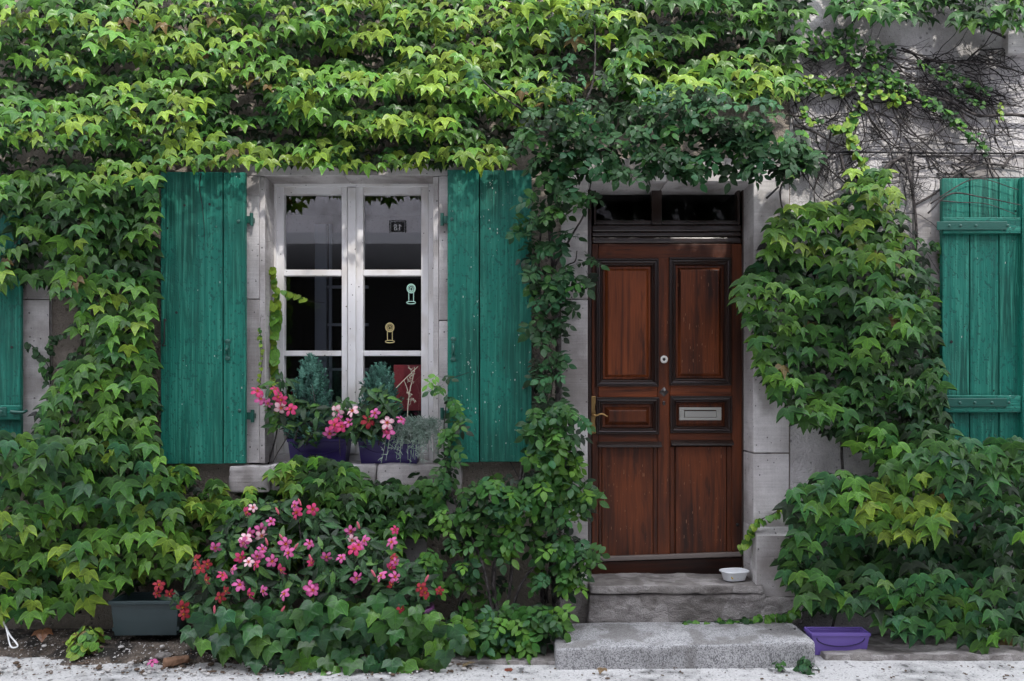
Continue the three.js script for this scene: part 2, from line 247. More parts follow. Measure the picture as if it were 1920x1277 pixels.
// door surround
stone(1052, 336, 1102, 560); stone(1052, 562, 1102, 872); stone(1052, 874, 1102, 1112); stone(1044, 1113, 1108, 1176, 0.035, -0.3, M_rough);
stone(1413, 336, 1480, 566); stone(1413, 568, 1480, 849); stone(1413, 851, 1480, 989);
stone(1060, 296, 1250, 340, 0.002); stone(1251, 296, 1470, 340, 0.002);
{ // right plinth with chamfered top, and its base
  const sh = new THREE.Shape([[-0.30, Y(1112)], [0.055, Y(1112)], [0.055, Y(1002)], [0.008, Y(989)], [-0.30, Y(989)]].map(a => new THREE.Vector2(...a)));
  const g = new THREE.ExtrudeGeometry(sh, { depth: X(1494) - X(1414), bevelEnabled: true, bevelSize: 0.004, bevelThickness: 0.004, bevelSegments: 2 }); g.rotateY(-Math.PI / 2); g.translate(X(1494), 0, 0); mesh('plinth_stone', uvWorld(g), M_stone, house);
  mesh('plinth_stone', worn(X(1418), X(1500), Y(1165), Y(1113), -0.3, 0.075, [20, 14, 10], 0.012, 12, 31), M_rough, house);
}
// threshold: a thin worn slab on a rough riser stone
mesh('threshold', worn(X(1103), X(1424), Y(1112, 0.06), Y(1112, 0.06) + 0.052, -0.34, 0.085, [80, 6, 20], 0.012, 11, 5), M_rough, house);
mesh('threshold_riser', worn(X(1100), X(1428), 0.0, Y(1112, 0.06) - 0.004, -0.3, 0.072, [90, 16, 6], 0.016, 9, 12), M_rough, house);
// surround of the shuttered window at the right, and what shows at the left edge
stone(1714, 290, 1920, 333, 0.004, -0.15); stone(1921, 290, 2200, 333, 0.004, -0.15);
stone(1714, 334, 1766, 560, 0.003, -0.15); stone(1714, 562, 1766, 842, 0.003, -0.15); stone(1700, 846, 1990, 900, 0.03, -0.15);
stone(40, 330, 95, 560, 0.003, -0.15); stone(40, 562, 95, 826, 0.003, -0.15); stone(-60, 828, 100, 880, 0.03, -0.15);
stone(1890, 60, 1990, 100, 0.05, -0.1);
mesh('cable', [tube([P(1465, 286, 0.012), P(1600, 285, 0.014), P(1760, 287, 0.012), P(1990, 288, 0.014)], 0.006, 0.006, 6, 12)], M_dark, house, 'thin dark cable running along the wall above the window');

// room behind the window and the door, dark and closed
{
  const b = (x0, x1, y0, y1, z0, z1) => blk(x0, x1, y0, y1, z0, z1, 0.002), list = [];
  for (const [x0, x1, y0, y1] of [[WX0 - 0.7, WX1 + 0.3, WY0 - 0.7, WY1 + 0.4], [DX0 - 0.2, DX1 + 0.3, -0.1, DY1 + 0.3]]) {
    const z0 = -3, z1 = -0.515; list.push(b(x0 - 0.1, x0, y0, y1, z0, z1), b(x1, x1 + 0.1, y0, y1, z0, z1), b(x0 - 0.1, x1 + 0.1, y1, y1 + 0.1, z0, z1), b(x0 - 0.1, x1 + 0.1, y0 - 0.1, y0, z0, z1), b(x0 - 0.1, x1 + 0.1, y0 - 0.1, y1 + 0.1, z0 - 0.1, z0));
  }
  mesh('room', list, M_dark, house);
  const fz = -1.1, M_pale = flat(0.30, 0.35, 0.44, 0.5), fr = [pblk(590, 420, 612, 900, fz - 0.05, fz, 0.003), pblk(616, 420, 622, 900, fz - 0.03, fz - 0.01, 0.003)];
  for (const y of [535, 606, 690, 760]) fr.push(pblk(612, y, 690, y + 5, fz - 0.04, fz - 0.005, 0.003));
  mesh('inner_door', fr, M_pale, house, 'pale glazed inner door standing in the dark room');
  mesh('red_board', pblk(738, 684, 790, 770, -0.60, -0.56, 0.004), flat(0.42, 0.055, 0.075, 0.7, { bumpMap: T_rough.bump, bumpScale: 0.001 }), house, 'plain dusty red board leaning behind the lower right pane');
}

// ------------------------------------------------------------------ window
{
  const win = group('window', house, 'white two-leaf casement window with six panes'), z = -0.20, zs = -0.212, zg = -0.245, B = (a, b, c, d, z1, dep = 0.06, t = false) => pblk(a, b, c, d, z1 - dep, z1, 0.004, t, R0());
  mesh('frame', [B(500, 337, 518, 880, z, 0.1), B(803.3, 337, 830, 880, z, 0.1), B(518.3, 337, 803, 350, z - 0.002, 0.1, true), B(518.3, 852, 803, 880, z - 0.002, 0.1, true)], M_white, win);
  for (const [a, b, c, d] of [[518.6, 532, 640.5, 651.5], [667.5, 681, 789.6, 803]]) mesh('casement', [B(a, 350.6, b, 851, zs), B(c, 350.6, d, 851, zs), B(b + 0.2, 350.6, c - 0.2, 364, zs - 0.003, 0.05, true), B(b + 0.2, 826, c - 0.2, 851, zs - 0.003, 0.05, true)], M_white, win);
  mesh('meeting_bar', [B(652, 351, 667, 851, zs + 0.018, 0.07)], M_white, win);
  for (const [a, b] of [[532.2, 640.3], [681.2, 789.4]]) {
    for (const [t, u] of [[505.5, 517], [657.5, 667.5]]) mesh('glazing_bar', B(a, t, b, u, zs - 0.005, 0.04, true), M_white, win);
    for (const [t, u] of [[364, 505.5], [517, 657.5], [667.5, 826]]) { const g = new THREE.PlaneGeometry(X(b, zg) - X(a, zg) + 0.02, Y(t, zg) - Y(u, zg) + 0.02); g.translate((X(a, zg) + X(b, zg)) / 2, (Y(t, zg) + Y(u, zg)) / 2, zg); mesh('pane', g, M_glass, win); }
  }
  // two candle outlines stuck on the glass
  for (const [cx, cy, m, l] of [[771, 551, flat(0.45, 0.72, 0.62, 0.6), 'pale green candle outline stuck on the middle right pane'], [731, 624, flat(0.60, 0.50, 0.24, 0.6), 'yellowish candle outline stuck on the middle right pane']]) {
    const q = (dx, dy) => P(cx + dx, cy + dy, zg + 0.004), r = 0.0026, L = (pts, rr = r) => tube(pts.map(a => q(...a)), rr, rr, 5, pts.length * 4), ring = (x, y, rx, ry, rr) => { const a = []; for (let i = 0; i <= 14; i++) a.push([x + rx * Math.cos(i / 14 * 6.2832), y + ry * Math.sin(i / 14 * 6.2832)]); return L(a, rr); };
    mesh('candle_sticker', [ring(0, -10, 7.5, 8, 0.0042), ring(0, -10, 5, 5.6, 0.002), ring(0, -9, 2.2, 4, 0.0024), L([[-4.5, -3], [-4.5, 15]]), L([[4.5, -3], [4.5, 15]]), ring(0, 16.5, 8.5, 2.4, 0.003)], m, win, l);
  }
}

// ------------------------------------------------------------------ shutters
function shutterFront(name, label, cuts, y0, y1, m, extra) {
  const s = group('shutter', house, label), z1 = 0.075;
  for (let i = 0; i + 1 < cuts.length; i++) mesh('plank', pblk(cuts[i] + 1.0, y0 + (i % 2) * 0.8, cuts[i + 1] - 1.0, y1 - (i % 2) * 0.8, 0.042, z1 - (i % 2) * 0.0015, 0.004, false, 0.37 * i + extra), m, s);
  mesh('backing', pblk(cuts[0] + 3, y0 + 3, cuts[cuts.length - 1] - 3, y1 - 3, 0.036, 0.045, 0.002), M_dark, s);
  return s;
}
const holeDot = (px, py, z, r) => { const g = cyl(r, r * 0.9, 0.004, 10); g.rotateX(Math.PI / 2); const v = P(px, py, z); g.translate(v.x, v.y, v.z); return g; };
function latch(px, py0, py1, z) { const a = P(px, py0, z), b = P(px, py1, z), out = [blk(a.x - 0.011, a.x + 0.011, b.y, a.y, z - 0.004, z + 0.006, 0.004)]; for (const v of [a, b]) { const g = new THREE.SphereGeometry(0.017, 12, 8); g.scale(1, 0.8, 0.4); g.translate(v.x, v.y, z + 0.002); out.push(g); } out.push(tube([a.clone().add(new THREE.Vector3(0, -0.03, 0.01)), a.clone().add(new THREE.Vector3(0.004, -0.05, 0.034)), b.clone().add(new THREE.Vector3(0.004, 0.05, 0.034)), b.clone().add(new THREE.Vector3(0, 0.03, 0.01))], 0.009, 0.007, 8, 14)); return out; }
{
  const s = shutterFront('left', 'open green shutter left of the window with two peep holes', [300, 418, 461], 322, 870, M_teal, 0.11);
  for (const [x, y] of [[346, 385], [393, 383], [331, 586]]) mesh('peg_hole', holeDot(x, y, 0.076, 0.008), M_black, s);
  mesh('latch', latch(427, 640, 672, 0.076), M_iron, s);
  for (const [x, y] of [[447, 415], [449, 770], [427, 764], [405, 425]]) mesh('bolt', bolt(x, y, 0.076, x > 440 ? 0.011 : 0.006), M_iron, s);
  mesh('hook', [tube([P(308, 600, 0.085), P(308, 625, 0.088), P(307, 644, 0.088), P(304, 648, 0.086), P(311, 648, 0.084)], 0.005, 0.004, 6, 20), bolt(309, 600, 0.082, 0.009)], M_black, s);
  mesh('split', tube([P(377, 324, 0.0752), P(374, 350, 0.0752), P(379, 385, 0.0752), P(383, 430, 0.0752), P(382, 470, 0.0752)], 0.0034, 0.0012, 4, 18), M_black, s);
  const r = shutterFront('right', 'open green shutter right of the window with flaked paint and white chips', [838, 899, 998], 318, 867, M_tealChip, 0.23);
  mesh('latch', latch(850, 636, 674, 0.076), M_iron, r); mesh('bolt', bolt(847, 411, 0.076, 0.011), M_iron, r); mesh('bolt', bolt(978, 767, 0.078, 0.008), M_iron, r);
  mesh('peg_hole', holeDot(979, 605, 0.076, 0.008), M_black, r);
  mesh('scratch', tube([P(842, 710, 0.0752), P(862, 704, 0.0755), P(880, 698, 0.0752)], 0.0022, 0.0012, 4, 8), M_black, r);
  // hinge pins in the stone beside the shutters
  for (const [x, y, d] of [[472, 412, -1], [474, 780, -1], [829, 412, 1], [829, 776, 1]]) { const v = P(x, y, 0.03), g = cyl(0.011, 0.011, 0.075, 12); g.translate(v.x, v.y, 0.035); mesh('hinge_pin', [g, blk(v.x, v.x + d * 0.05, v.y - 0.022, v.y + 0.022, 0.02, 0.04, 0.004), blk(v.x - 0.01, v.x + 0.01, v.y - 0.015, v.y + 0.015, -0.02, 0.03, 0.003)], M_iron, house); }
}
function batten(s, x0, x1, y0, y1, strapY, boltXs, toX) {
  mesh('batten', pblk(x0, y0, x1, y1, 0.0755, 0.105, 0.007, true, 0.4), M_teal, s);
  mesh('strap_hinge', [pblk(toX ?? x0 - 8, strapY - 8, x1 - 26, strapY + 8, 0.1055, 0.113, 0.006, true)], M_iron, s);
  for (const x of boltXs) mesh('bolt', bolt(x, strapY, 0.114, 0.009), M_iron, s);
}
{
  const s = shutterFront('far right', 'closed green shutter at the right edge with iron strap hinges', [1766, 1818.5, 1873.5, 1916], 334, 846, M_teal, 0.31);
  batten(s, 1768, 1915, 407, 438, 423, [1780, 1801, 1830, 1890], 1757); batten(s, 1771, 1915, 741, 774, 755, [1800, 1828, 1860, 1892], 1775);
  mesh('plank', pblk(1917.5, 331, 1990, 846, 0.05, 0.112, 0.006, false, 0.9), M_teal, s); mesh('peg_hole', holeDot(1784, 641, 0.077, 0.009), M_black, s);
  const l = shutterFront('far left', 'green shutter cut off by the left edge, half covered by ivy', [-60, -12, 39], 328, 824, M_teal, 0.51);
  batten(l, -60, 38, 760, 788, 772, [24, 2], -50); mesh('hook', tube([P(20, 772, 0.116), P(44, 773, 0.112), P(50, 770, 0.09)], 0.010, 0.008, 8, 10), M_iron, l); mesh('peg_hole', holeDot(22, 651, 0.077, 0.008), M_black, l);
}

// ------------------------------------------------------------------ door
{
  const d = group('door', house, 'dark varnished wooden panelled door under a transom light'), z = -0.235, sl = 10 / 290;      // the old door has dropped a little: its foot rails rise to the right
  const yb = (x, y) => y - (x - 1107) * sl, B = (a, b, c, e, z0, z1, m, n, t, r = 0.004, off) => mesh(n, pblk(a, b, c, e, z0, z1, r, t, off ?? R0() * 2), m, d);
  // frame and transom
  B(1090, 330, 1109, 1100, -0.34, -0.20, M_oakDark, 'frame'); B(1392, 330, 1430, 1100, -0.34, -0.215, M_oakDark, 'frame'); B(1109.3, 325, 1391.7, 350, -0.34, -0.205, M_oakDark, 'frame', true);
  B(1109.3, 421, 1391.7, 434, -0.34, -0.229, M_oakDark, 'transom_bar', true, 0.012); B(1109.3, 434.4, 1391.7, 443, -0.34, -0.2335, M_oakDark, 'transom_bar', true, 0.01); B(1109.3, 443.4, 1391.7, 456, -0.34, -0.232, M_oakDark, 'transom_bar', true, 0.014);
  B(1222, 350.5, 1241, 420.5, -0.3, -0.225, M_oakDark, 'glazing_bar'); for (const x of [1113, 1383]) B(x, 350.5, x + 5, 420.5, -0.3, -0.225, M_oakDark, 'glazing_bar'); B(1118.5, 413, 1221.5, 420.4, -0.3, -0.23, M_oakDark, 'glazing_bar', true); B(1241.5, 413, 1382.5, 420.4, -0.3, -0.23, M_oakDark, 'glazing_bar', true);
  for (const [a, b] of [[1116, 1224], [1239, 1385]]) { const g = new THREE.PlaneGeometry(X(b, -.26) - X(a, -.26), Y(348, -.26) - Y(418, -.26)); g.translate((X(a, -.26) + X(b, -.26)) / 2, (Y(348, -.26) + Y(418, -.26)) / 2, -0.26); mesh('transom_pane', g, M_glassDark, d); }
  // leaf: back board, stiles and rails
  B(1109.4, 457, 1391.6, 1090, -0.30, -0.262, M_oak, 'backboard');
  B(1110, 457, 1122, 1086, -0.262, z, M_oak, 'stile'); B(1372, 457, 1391.4, 1078, -0.262, z, M_oak, 'stile'); B(1233, 484, 1256, 1044, -0.262, z - 0.001, M_oakMark, 'stile');
  B(1122.3, 457, 1371.7, 488, -0.262, z - 0.002, M_oak, 'rail', true); B(1122.3, 724, 1232.7, 745, -0.262, z - 0.002, M_oakWarm, 'rail', true); B(1256.3, 722, 1371.7, 743, -0.262, z - 0.002, M_oakWarm, 'rail', true); B(1122.3, 814, 1232.7, 838, -0.262, z - 0.002, M_oak, 'rail', true); B(1256.3, 812, 1371.7, 836, -0.262, z - 0.002, M_oak, 'rail', true);
  // mouldings: mitred profile swept round a rectangle
  function moulding(x0, y0, x1, y1, w, zb, h, prof) {
    const a = X(x0, z), b = X(x1, z), t = Y(y0, z), u = Y(y1, z), W = w * S, pos = [], idx = []; const n = prof.length;
    const cor = k => [[a + k, t - k], [b - k, t - k], [b - k, u + k], [a + k, u + k]];
    const out = []; for (let s = 0; s < 4; s++) for (let i = 0; i + 1 < n; i++) {
      const p = cor(prof[i][0] * W), q = cor(prof[i + 1][0] * W), A = [...p[s], zb + prof[i][1] * h], Bq = [...p[(s + 1) % 4], zb + prof[i][1] * h], C = [...q[(s + 1) % 4], zb + prof[i + 1][1] * h], D = [...q[s], zb + prof[i + 1][1] * h]; out.push(...A, ...C, ...Bq, ...A, ...D, ...C);
    }
    const g = new THREE.BufferGeometry(); g.setAttribute('position', new THREE.Float32BufferAttribute(out, 3)); g.computeVertexNormals(); return uvWorld(g);
  }
  const prof = [[0, 0], [0.02, 0.9], [0.10, 1], [0.22, 1], [0.30, 0.62], [0.40, 0.60], [0.46, 0.85], [0.56, 0.8], [0.66, 0.45], [0.8, 0.2], [0.9, 0.25], [1, 0]];
  function panel(x0, y0, x1, y1, w, m, raise, bev, label) {
    mesh('moulding', moulding(x0, y0, x1, y1, w, z - 0.012, 0.030, prof), M_oakDark, d);
    const a = X(x0 + w, z), b = X(x1 - w, z), t = Y(y0 + w, z), u = Y(y1 - w, z), bw = bev * S, zf = z - 0.022, zt = z - 0.022 + raise;
    const V = (k, zz) => [[a + k, t - k, zz], [b - k, t - k, zz], [b - k, u + k, zz], [a + k, u + k, zz]], o = V(0.002, zf), i1 = V(bw * 0.45, zf + 0.001), i2 = V(bw, zt), i3 = V(bw + 0.004, zt + 0.002), tri = [];
    const ring = (p, q) => { for (let s = 0; s < 4; s++) tri.push(...p[s], ...q[(s + 1) % 4], ...p[(s + 1) % 4], ...p[s], ...q[s], ...q[(s + 1) % 4]); };
    ring(V(0.002, zf - 0.02), o); ring(o, i1); ring(i1, i2); ring(i2, i3); tri.push(...i3[0], ...i3[2], ...i3[1], ...i3[0], ...i3[3], ...i3[2]);
    const g = new THREE.BufferGeometry(); g.setAttribute('position', new THREE.Float32BufferAttribute(tri, 3)); g.computeVertexNormals(); mesh('panel', uvWorld(g, x0 * 0.01, y0 * 0.013), m, d, label);
  }
  panel(1117, 485, 1235, 725, 14, M_oakWarm, 0.020, 9); panel(1254, 483, 1371, 723, 14, M_oakMark, 0.020, 9);
  panel(1117, 745, 1236, 815, 13, M_oak, 0.030, 12, 'small panel raised to a flat-topped pyramid'); panel(1256, 742, 1372, 812, 13, M_oak, 0.010, 5);
  // small ledges
  for (const [a, b, y] of [[1121, 1238, 828], [1259, 1372, 825]]) { const sh = new THREE.Shape([[0, 0], [0.030, 0.004], [0.034, 0.012], [0.012, 0.030], [0, 0.032]].map(q => new THREE.Vector2(...q))); const g = new THREE.ExtrudeGeometry(sh, { depth: X(b, z) - X(a, z), bevelEnabled: true, bevelSize: 0.003, bevelThickness: 0.006, bevelSegments: 2 }); g.rotateY(-Math.PI / 2); g.translate(X(b, z), Y(y + 10, z), z - 0.002); mesh('ledge', uvWorld(g, 0, 0, true), M_oakDark, d); }
  // boards below
  for (const [a, b, m] of [[1122.5, 1128, M_oak], [1129, 1224, M_oakMark], [1225, 1232.6, M_oak], [1256.5, 1264, M_oak], [1267, 1362, M_oakMark], [1363.3, 1371.5, M_oak]]) B(a, 837.5, b, 1052, -0.262, z - 0.006 - R0() * 0.003, m, 'board', false, 0.003);
  { const tilt = (g) => { g.translate(-X(1107, z), 0, 0); const p = g.attributes.position; for (let i = 0; i < p.count; i++) p.setY(i, p.getY(i) + p.getX(i) * sl); g.translate(X(1107, z), 0, 0); return g; };
    mesh('weather_bar', tilt(pblk(1109.8, 1045, 1391, 1054, -0.262, z + 0.022, 0.006, true)), flat(0.16, 0.13, 0.115, 0.45, { clearcoat: 0.4, bumpMap: M_oak.bumpMap, bumpScale: 0.001 }), d);
    mesh('kick_board', tilt(pblk(1109.8, 1054.5, 1391, 1089, -0.262, z + 0.006, 0.004, true, 0.3)), M_oakKick, d); }
  // fittings
  const ring = new THREE.TorusGeometry(0.017, 0.008, 12, 28), c = P(1245, 674, z + 0.004); ring.translate(c.x, c.y, c.z + 0.004); const cap = cyl(0.012, 0.012, 0.01, 16); cap.rotateX(Math.PI / 2); cap.translate(c.x, c.y, c.z);
  mesh('bell_push', [ring], flat(0.80, 0.78, 0.72, 0.25, { clearcoat: 0.6 }), d, 'round white ring with a black centre'); mesh('bell_button', cap, M_black, d);
  { const q = P(1245, 735, z), g = new THREE.CylinderGeometry(0.010, 0.036, 0.016, 4); g.rotateX(Math.PI / 2); g.translate(q.x, q.y, q.z + 0.004); const k = new THREE.SphereGeometry(0.009, 10, 8); k.translate(q.x, q.y, q.z + 0.014); mesh('rosette', [g, k], M_oakDark, d); const kn = new THREE.SphereGeometry(0.011, 10, 8); kn.scale(1, 1.4, .5); const w = P(1245, 756, z); kn.translate(w.x, w.y, w.z); mesh('keyhole', kn, M_oakDark, d); }
  { // letter slot: frame and hinged flap
    const y0 = 764, y1 = 788, x0 = 1274, x1 = 1353, zz = z + 0.004, Mal = flat(0.50, 0.49, 0.45, 0.35, { metalness: 0.6 });
    mesh('letter_plate', [pblk(x0, y0, x1, y0 + 5, zz - 0.012, zz + 0.008, 0.003), pblk(x0, y1 - 5, x1, y1, zz - 0.012, zz + 0.008, 0.003), pblk(x0, y0 + 5.1, x0 + 9, y1 - 5.1, zz - 0.012, zz + 0.008, 0.003), pblk(x1 - 9, y0 + 5.1, x1, y1 - 5.1, zz - 0.012, zz + 0.008, 0.003)], Mal, d, 'brushed pale metal letter plate'); mesh('letter_flap', pblk(x0 + 10, y0 + 7, x1 - 10, y1 - 6, zz - 0.012, zz + 0.002, 0.002), Mal, d);
  }
  { // ornate brass backplate with lever
    const Mb = flat(0.42, 0.27, 0.11, 0.35, { metalness: 0.85 }), pts = []; const H = 36; for (let i = 0; i <= 40; i++) { const t = i / 40; pts.push([4.2 + 1.6 * Math.sin(t * Math.PI * 5) * (0.4 + 0.6 * Math.abs(t - .5)), (t - 0.5) * 2 * H]); }
    const sh = new THREE.Shape([...pts.map(q => new THREE.Vector2(q[0] * S, q[1] * S)), ...pts.slice().reverse().map(q => new THREE.Vector2(-q[0] * S, q[1] * S))]), g = new THREE.ExtrudeGeometry(sh, { depth: 0.004, bevelSize: 0.002, bevelThickness: 0.003, bevelSegments: 2 }), v = P(1112, 778, z + 0.002); g.translate(v.x, v.y, v.z); mesh('backplate', uvWorld(g), Mb, d);
    mesh('handle', tube([P(1112, 778, z + 0.006), P(1112.5, 778, z + 0.045), P(1118, 779, z + 0.05), P(1128, 776, z + 0.05), P(1139, 781, z + 0.047)], 0.0085, 0.0045, 8, 18), Mb, d);
    mesh('bolt', bolt(1383, 984, z + 0.004, 0.011), M_black, d); mesh('bolt', bolt(1107, 1072, z + 0.004, 0.006), M_black, d);
  }
  mesh('iron_pin', tube([P(1437, 372, 0.03), P(1460, 350, 0.05)], 0.007, 0.006, 8), M_black, house, 'short black iron rod by the top of the door surround');
}

// ------------------------------------------------------------------ doorstep
{
  const g = worn(X(1042, 0.5), X(1527, 0.5), -0.04, 0.118, 0.075, 0.55, [110, 10, 40], 0.006, 7, 2), st = mesh('doorstep', g, M_granite, scene); const p = g.attributes.position; for (let i = 0; i < p.count; i++) { const x = p.getX(i); p.setY(i, p.getY(i) + (p.getY(i) > 0.05 ? (x - 0.3) * 0.016 : 0)); p.setZ(i, p.getZ(i) - (p.getZ(i) > 0.3 ? (x - 0.3) * 0.028 : 0)); }
  smoothSame(g); st.userData = { label: 'broad speckled granite slab lying before the brown door as a step', category: 'doorstep' };
}

// ------------------------------------------------------------------ house across the street (seen mirrored in the panes)
{
  const o = thing('opposite_house', 'grey rendered house across the street, seen only as a reflection in the window panes', 'house', [0, 0, 7.2]), H = 10.7, m = M_stucco;
  const w = (x0, x1, y0, y1, z0, z1) => blk(x0, x1, y0, y1, z0, z1, 0.01), ly = 3.76;
  mesh('wall', [w(-40, 40, ly + 0.18, H, 0, 5)], flat(1.05, 1.05, 1.16, 0.9, { map: T_stucco.map, bumpMap: T_stucco.bump, bumpScale: 0.008 }), o);
  mesh('lintel', w(-40, 40, ly, ly + 0.176, -0.03, 5), flat(0.40, 0.40, 0.44, 0.85), o);
  mesh('ground_floor', [w(-40, -4.2, 0, ly - 0.003, 0.02, 4), w(3.3, 40, 0, ly - 0.003, 0.02, 4), w(-4.2, 3.3, 0, ly - 0.003, 3.8, 4)], flat(0.06, 0.06, 0.065, 0.9), o);
  mesh('roof', w(-40, 40, H + 0.003, H + 0.25, -0.45, 5.2), M_oakDark, o);
  const cv = document.createElement('canvas'); cv.width = 256; cv.height = 192; const c = cv.getContext('2d'); c.fillStyle = '#0b0d14'; c.fillRect(0, 0, 256, 192); c.strokeStyle = '#c9ccd2'; c.lineWidth = 8; c.strokeRect(14, 14, 228, 164); c.fillStyle = '#e8eaee'; c.font = 'bold 130px sans-serif'; c.textAlign = 'center'; c.textBaseline = 'middle'; c.fillText('18', 128, 102);
  const t = new THREE.CanvasTexture(cv); t.colorSpace = THREE.SRGBColorSpace; const pl = new THREE.PlaneGeometry(0.24, 0.19); pl.rotateY(Math.PI); const bx = blk(-0.13, 0.13, -0.105, 0.105, 0, 0.02, 0.01);
  const at = [X(746, -0.245) * 1 + (X(746, -0.245)) / 5.245 * 7.44, EYE + (734 - 426) * S / 5 * 12.68, 0]; const sg = mesh('number_plate', bx, M_black, o); sg.position.set(at[0], at[1], -0.022); const fc = mesh('number', pl, new THREE.MeshPhysicalMaterial({ map: t, roughness: 0.3 }), sg); fc.position.z = -0.004;
}

// ------------------------------------------------------------------ leaf shapes
function bladeGeo(out, cx, cy, bend, seed, rings = [0.55, 1], stalk = 0.5, vein = 0.03) {   // out: outline points of the blade, stalk joins at (0, 0), tip towards -y
  const r = rng(seed), pos = [0, 0, 0], uv = [], idx = [], n = out.length, col = []; const jx = 1 + (r() - .5) * 0.22, sk = (r() - .5) * 0.16, cup = bend.cup * (0.6 + 0.8 * r()), dr = bend.droop * (0.5 + r()), tw = (r() - .5) * 0.5;
  pos[0] = cx; pos[1] = cy; for (const k of rings) for (let i = 0; i < n; i++) { const [x, y] = out[i]; pos.push(cx + (x - cx) * k, cy + (y - cy) * k, 0); }
  for (let i = 0; i < pos.length / 3; i++) { let x = pos[i * 3], y = pos[i * 3 + 1]; uv.push(x * 0.5 + 0.5, (y + 1.2) / 1.5); const dx = Math.abs(x), dy = y + 0.25; pos[i * 3] = x * jx + y * sk; const w = i === 0 ? 0 : vein * Math.sin(i * 2.399 * 3);
    pos[i * 3 + 2] = -cup * dx * dx + vein * 2 * Math.min(1, dx * 5) - dr * Math.max(0, -dy) ** 1.6 - 0.12 * Math.max(0, y) + tw * x * dy + w; }
  for (let i = 0; i < n; i++) idx.push(0, 1 + i, 1 + (i + 1) % n); for (let k = 0; k + 1 < rings.length; k++) for (let i = 0; i < n; i++) { const a = 1 + k * n + i, b = 1 + k * n + (i + 1) % n, c = a + n, e = b + n; idx.push(a, c, b, b, c, e); }
  for (let i = 0; i < pos.length / 3; i++) col.push(1, 1, 1);
  if (stalk) { const b = pos.length / 3, w = 0.022; for (const [y, z] of [[-0.02, 0.0], [0.12 * stalk + .1, -0.16 * stalk], [0.25 * stalk + .1, -0.75 * stalk]]) for (const [dx, dz] of [[-w, 0], [w, 0], [0, w * 1.6]]) { pos.push(dx, y + dz * 0.4, z + dz); uv.push(0.5, 0.95); col.push(0.9, 0.62, 0.5); } for (let s = 0; s < 2; s++) for (let k = 0; k < 3; k++) { const a = b + s * 3 + k, c = b + s * 3 + (k + 1) % 3; idx.push(a, c, a + 3, c, c + 3, a + 3); } }
  const g = new THREE.BufferGeometry(); g.setAttribute('position', new THREE.Float32BufferAttribute(pos, 3)); g.setAttribute('uv', new THREE.Float32BufferAttribute(uv, 2)); g.setAttribute('color', new THREE.Float32BufferAttribute(col, 3)); g.setIndex(idx); g.computeVertexNormals(); return g;
}
const both = h => [...h, ...h.slice(1, -1).reverse().map(([x, y]) => [-x, y])];
const IVY = both([[0, 0.0], [0.13, 0.12], [0.31, 0.14], [0.47, 0.06], [0.62, -0.08], [0.76, -0.30], [0.90, -0.68], [0.62, -0.42], [0.34, -0.33], [0.28, -0.52], [0.14, -0.82], [0, -1.14]]);
const BROAD = both([[0, 0.0], [0.16, 0.15], [0.38, 0.16], [0.58, 0.08], [0.62, -0.14], [0.74, -0.44], [0.56, -0.42], [0.40, -0.50], [0.32, -0.70], [0.17, -0.90], [0, -1.12]]);
const HEART = both([[0, 0.0], [0.16, 0.12], [0.36, 0.11], [0.50, -0.08], [0.52, -0.34], [0.42, -0.62], [0.22, -0.86], [0, -1.02]]);
const OVAL = both([[0, 0.0], [0.12, -0.06], [0.26, -0.24], [0.31, -0.48], [0.24, -0.74], [0.12, -0.92], [0, -1.05]]);
const LONG = both([[0, 0.0], [0.08, -0.10], [0.17, -0.32], [0.19, -0.55], [0.12, -0.84], [0, -1.10]]);
function variants(out, cy, bend, n, seed, rings, stalk, vein) { const a = []; for (let i = 0; i < n; i++) a.push(bladeGeo(out, 0, cy, bend, seed + i * 13, rings, stalk, vein)); return a; }
const G_ivy = variants(IVY, -0.32, { cup: 0.17, droop: 0.30 }, 7, 100, [0.55, 1], 0.9), G_broad = variants(BROAD, -0.4, { cup: 0.42, droop: 0.35 }, 6, 300, [0.55, 1], 0.8, 0.04), G_heart = variants(HEART, -0.4, { cup: 0.4, droop: 0.3 }, 5, 500, [1], 0.5), G_long = variants(LONG, -0.5, { cup: 0.9, droop: 0.45 }, 5, 700, [1], 0.3), G_oval = variants(OVAL, -0.45, { cup: 0.6, droop: 0.3 }, 5, 800, [1], 0.3);
function compound(seed) {                                      // rose leaf: leaflets in pairs along a stalk
  const r = rng(seed), list = [], n = 2 + Math.floor(r() * 1.6), m = new THREE.Matrix4(), q = new THREE.Quaternion(), e = new THREE.Euler(); let y = -0.35;
  const put = (x, yy, rot, s) => { const g = G_oval[Math.floor(r() * 5)].clone(); e.set(-0.25 + (r() - .5) * 0.7, (r() - .5) * 0.8, rot); q.setFromEuler(e); m.compose(new THREE.Vector3(x, yy, (r() - .5) * 0.08), q, new THREE.Vector3(s, s, s)); g.applyMatrix4(m); list.push(strip(g, true)); };
  for (let i = 0; i < n; i++) { put(0.03, y, 0.95 + r() * 0.3, 0.62 + r() * 0.2); put(-0.03, y, -0.95 - r() * 0.3, 0.62 + r() * 0.2); y -= 0.42; } put(0, y + 0.05, (r() - .5) * 0.3, 0.8);
  const t = tube([new THREE.Vector3(0, 0.1, -0.05), new THREE.Vector3(0, -0.5, 0.02), new THREE.Vector3(0, y + 0.05, 0)], 0.02, 0.012, 3, 3); const c = new Float32Array(t.attributes.position.count * 3).fill(0.7); t.setAttribute('color', new THREE.BufferAttribute(c, 3)); list.push(strip(t, true));
  return mergeGeometries(list);
}
const G_rose = [1, 2, 3, 4, 5, 6].map(i => compound(900 + i));
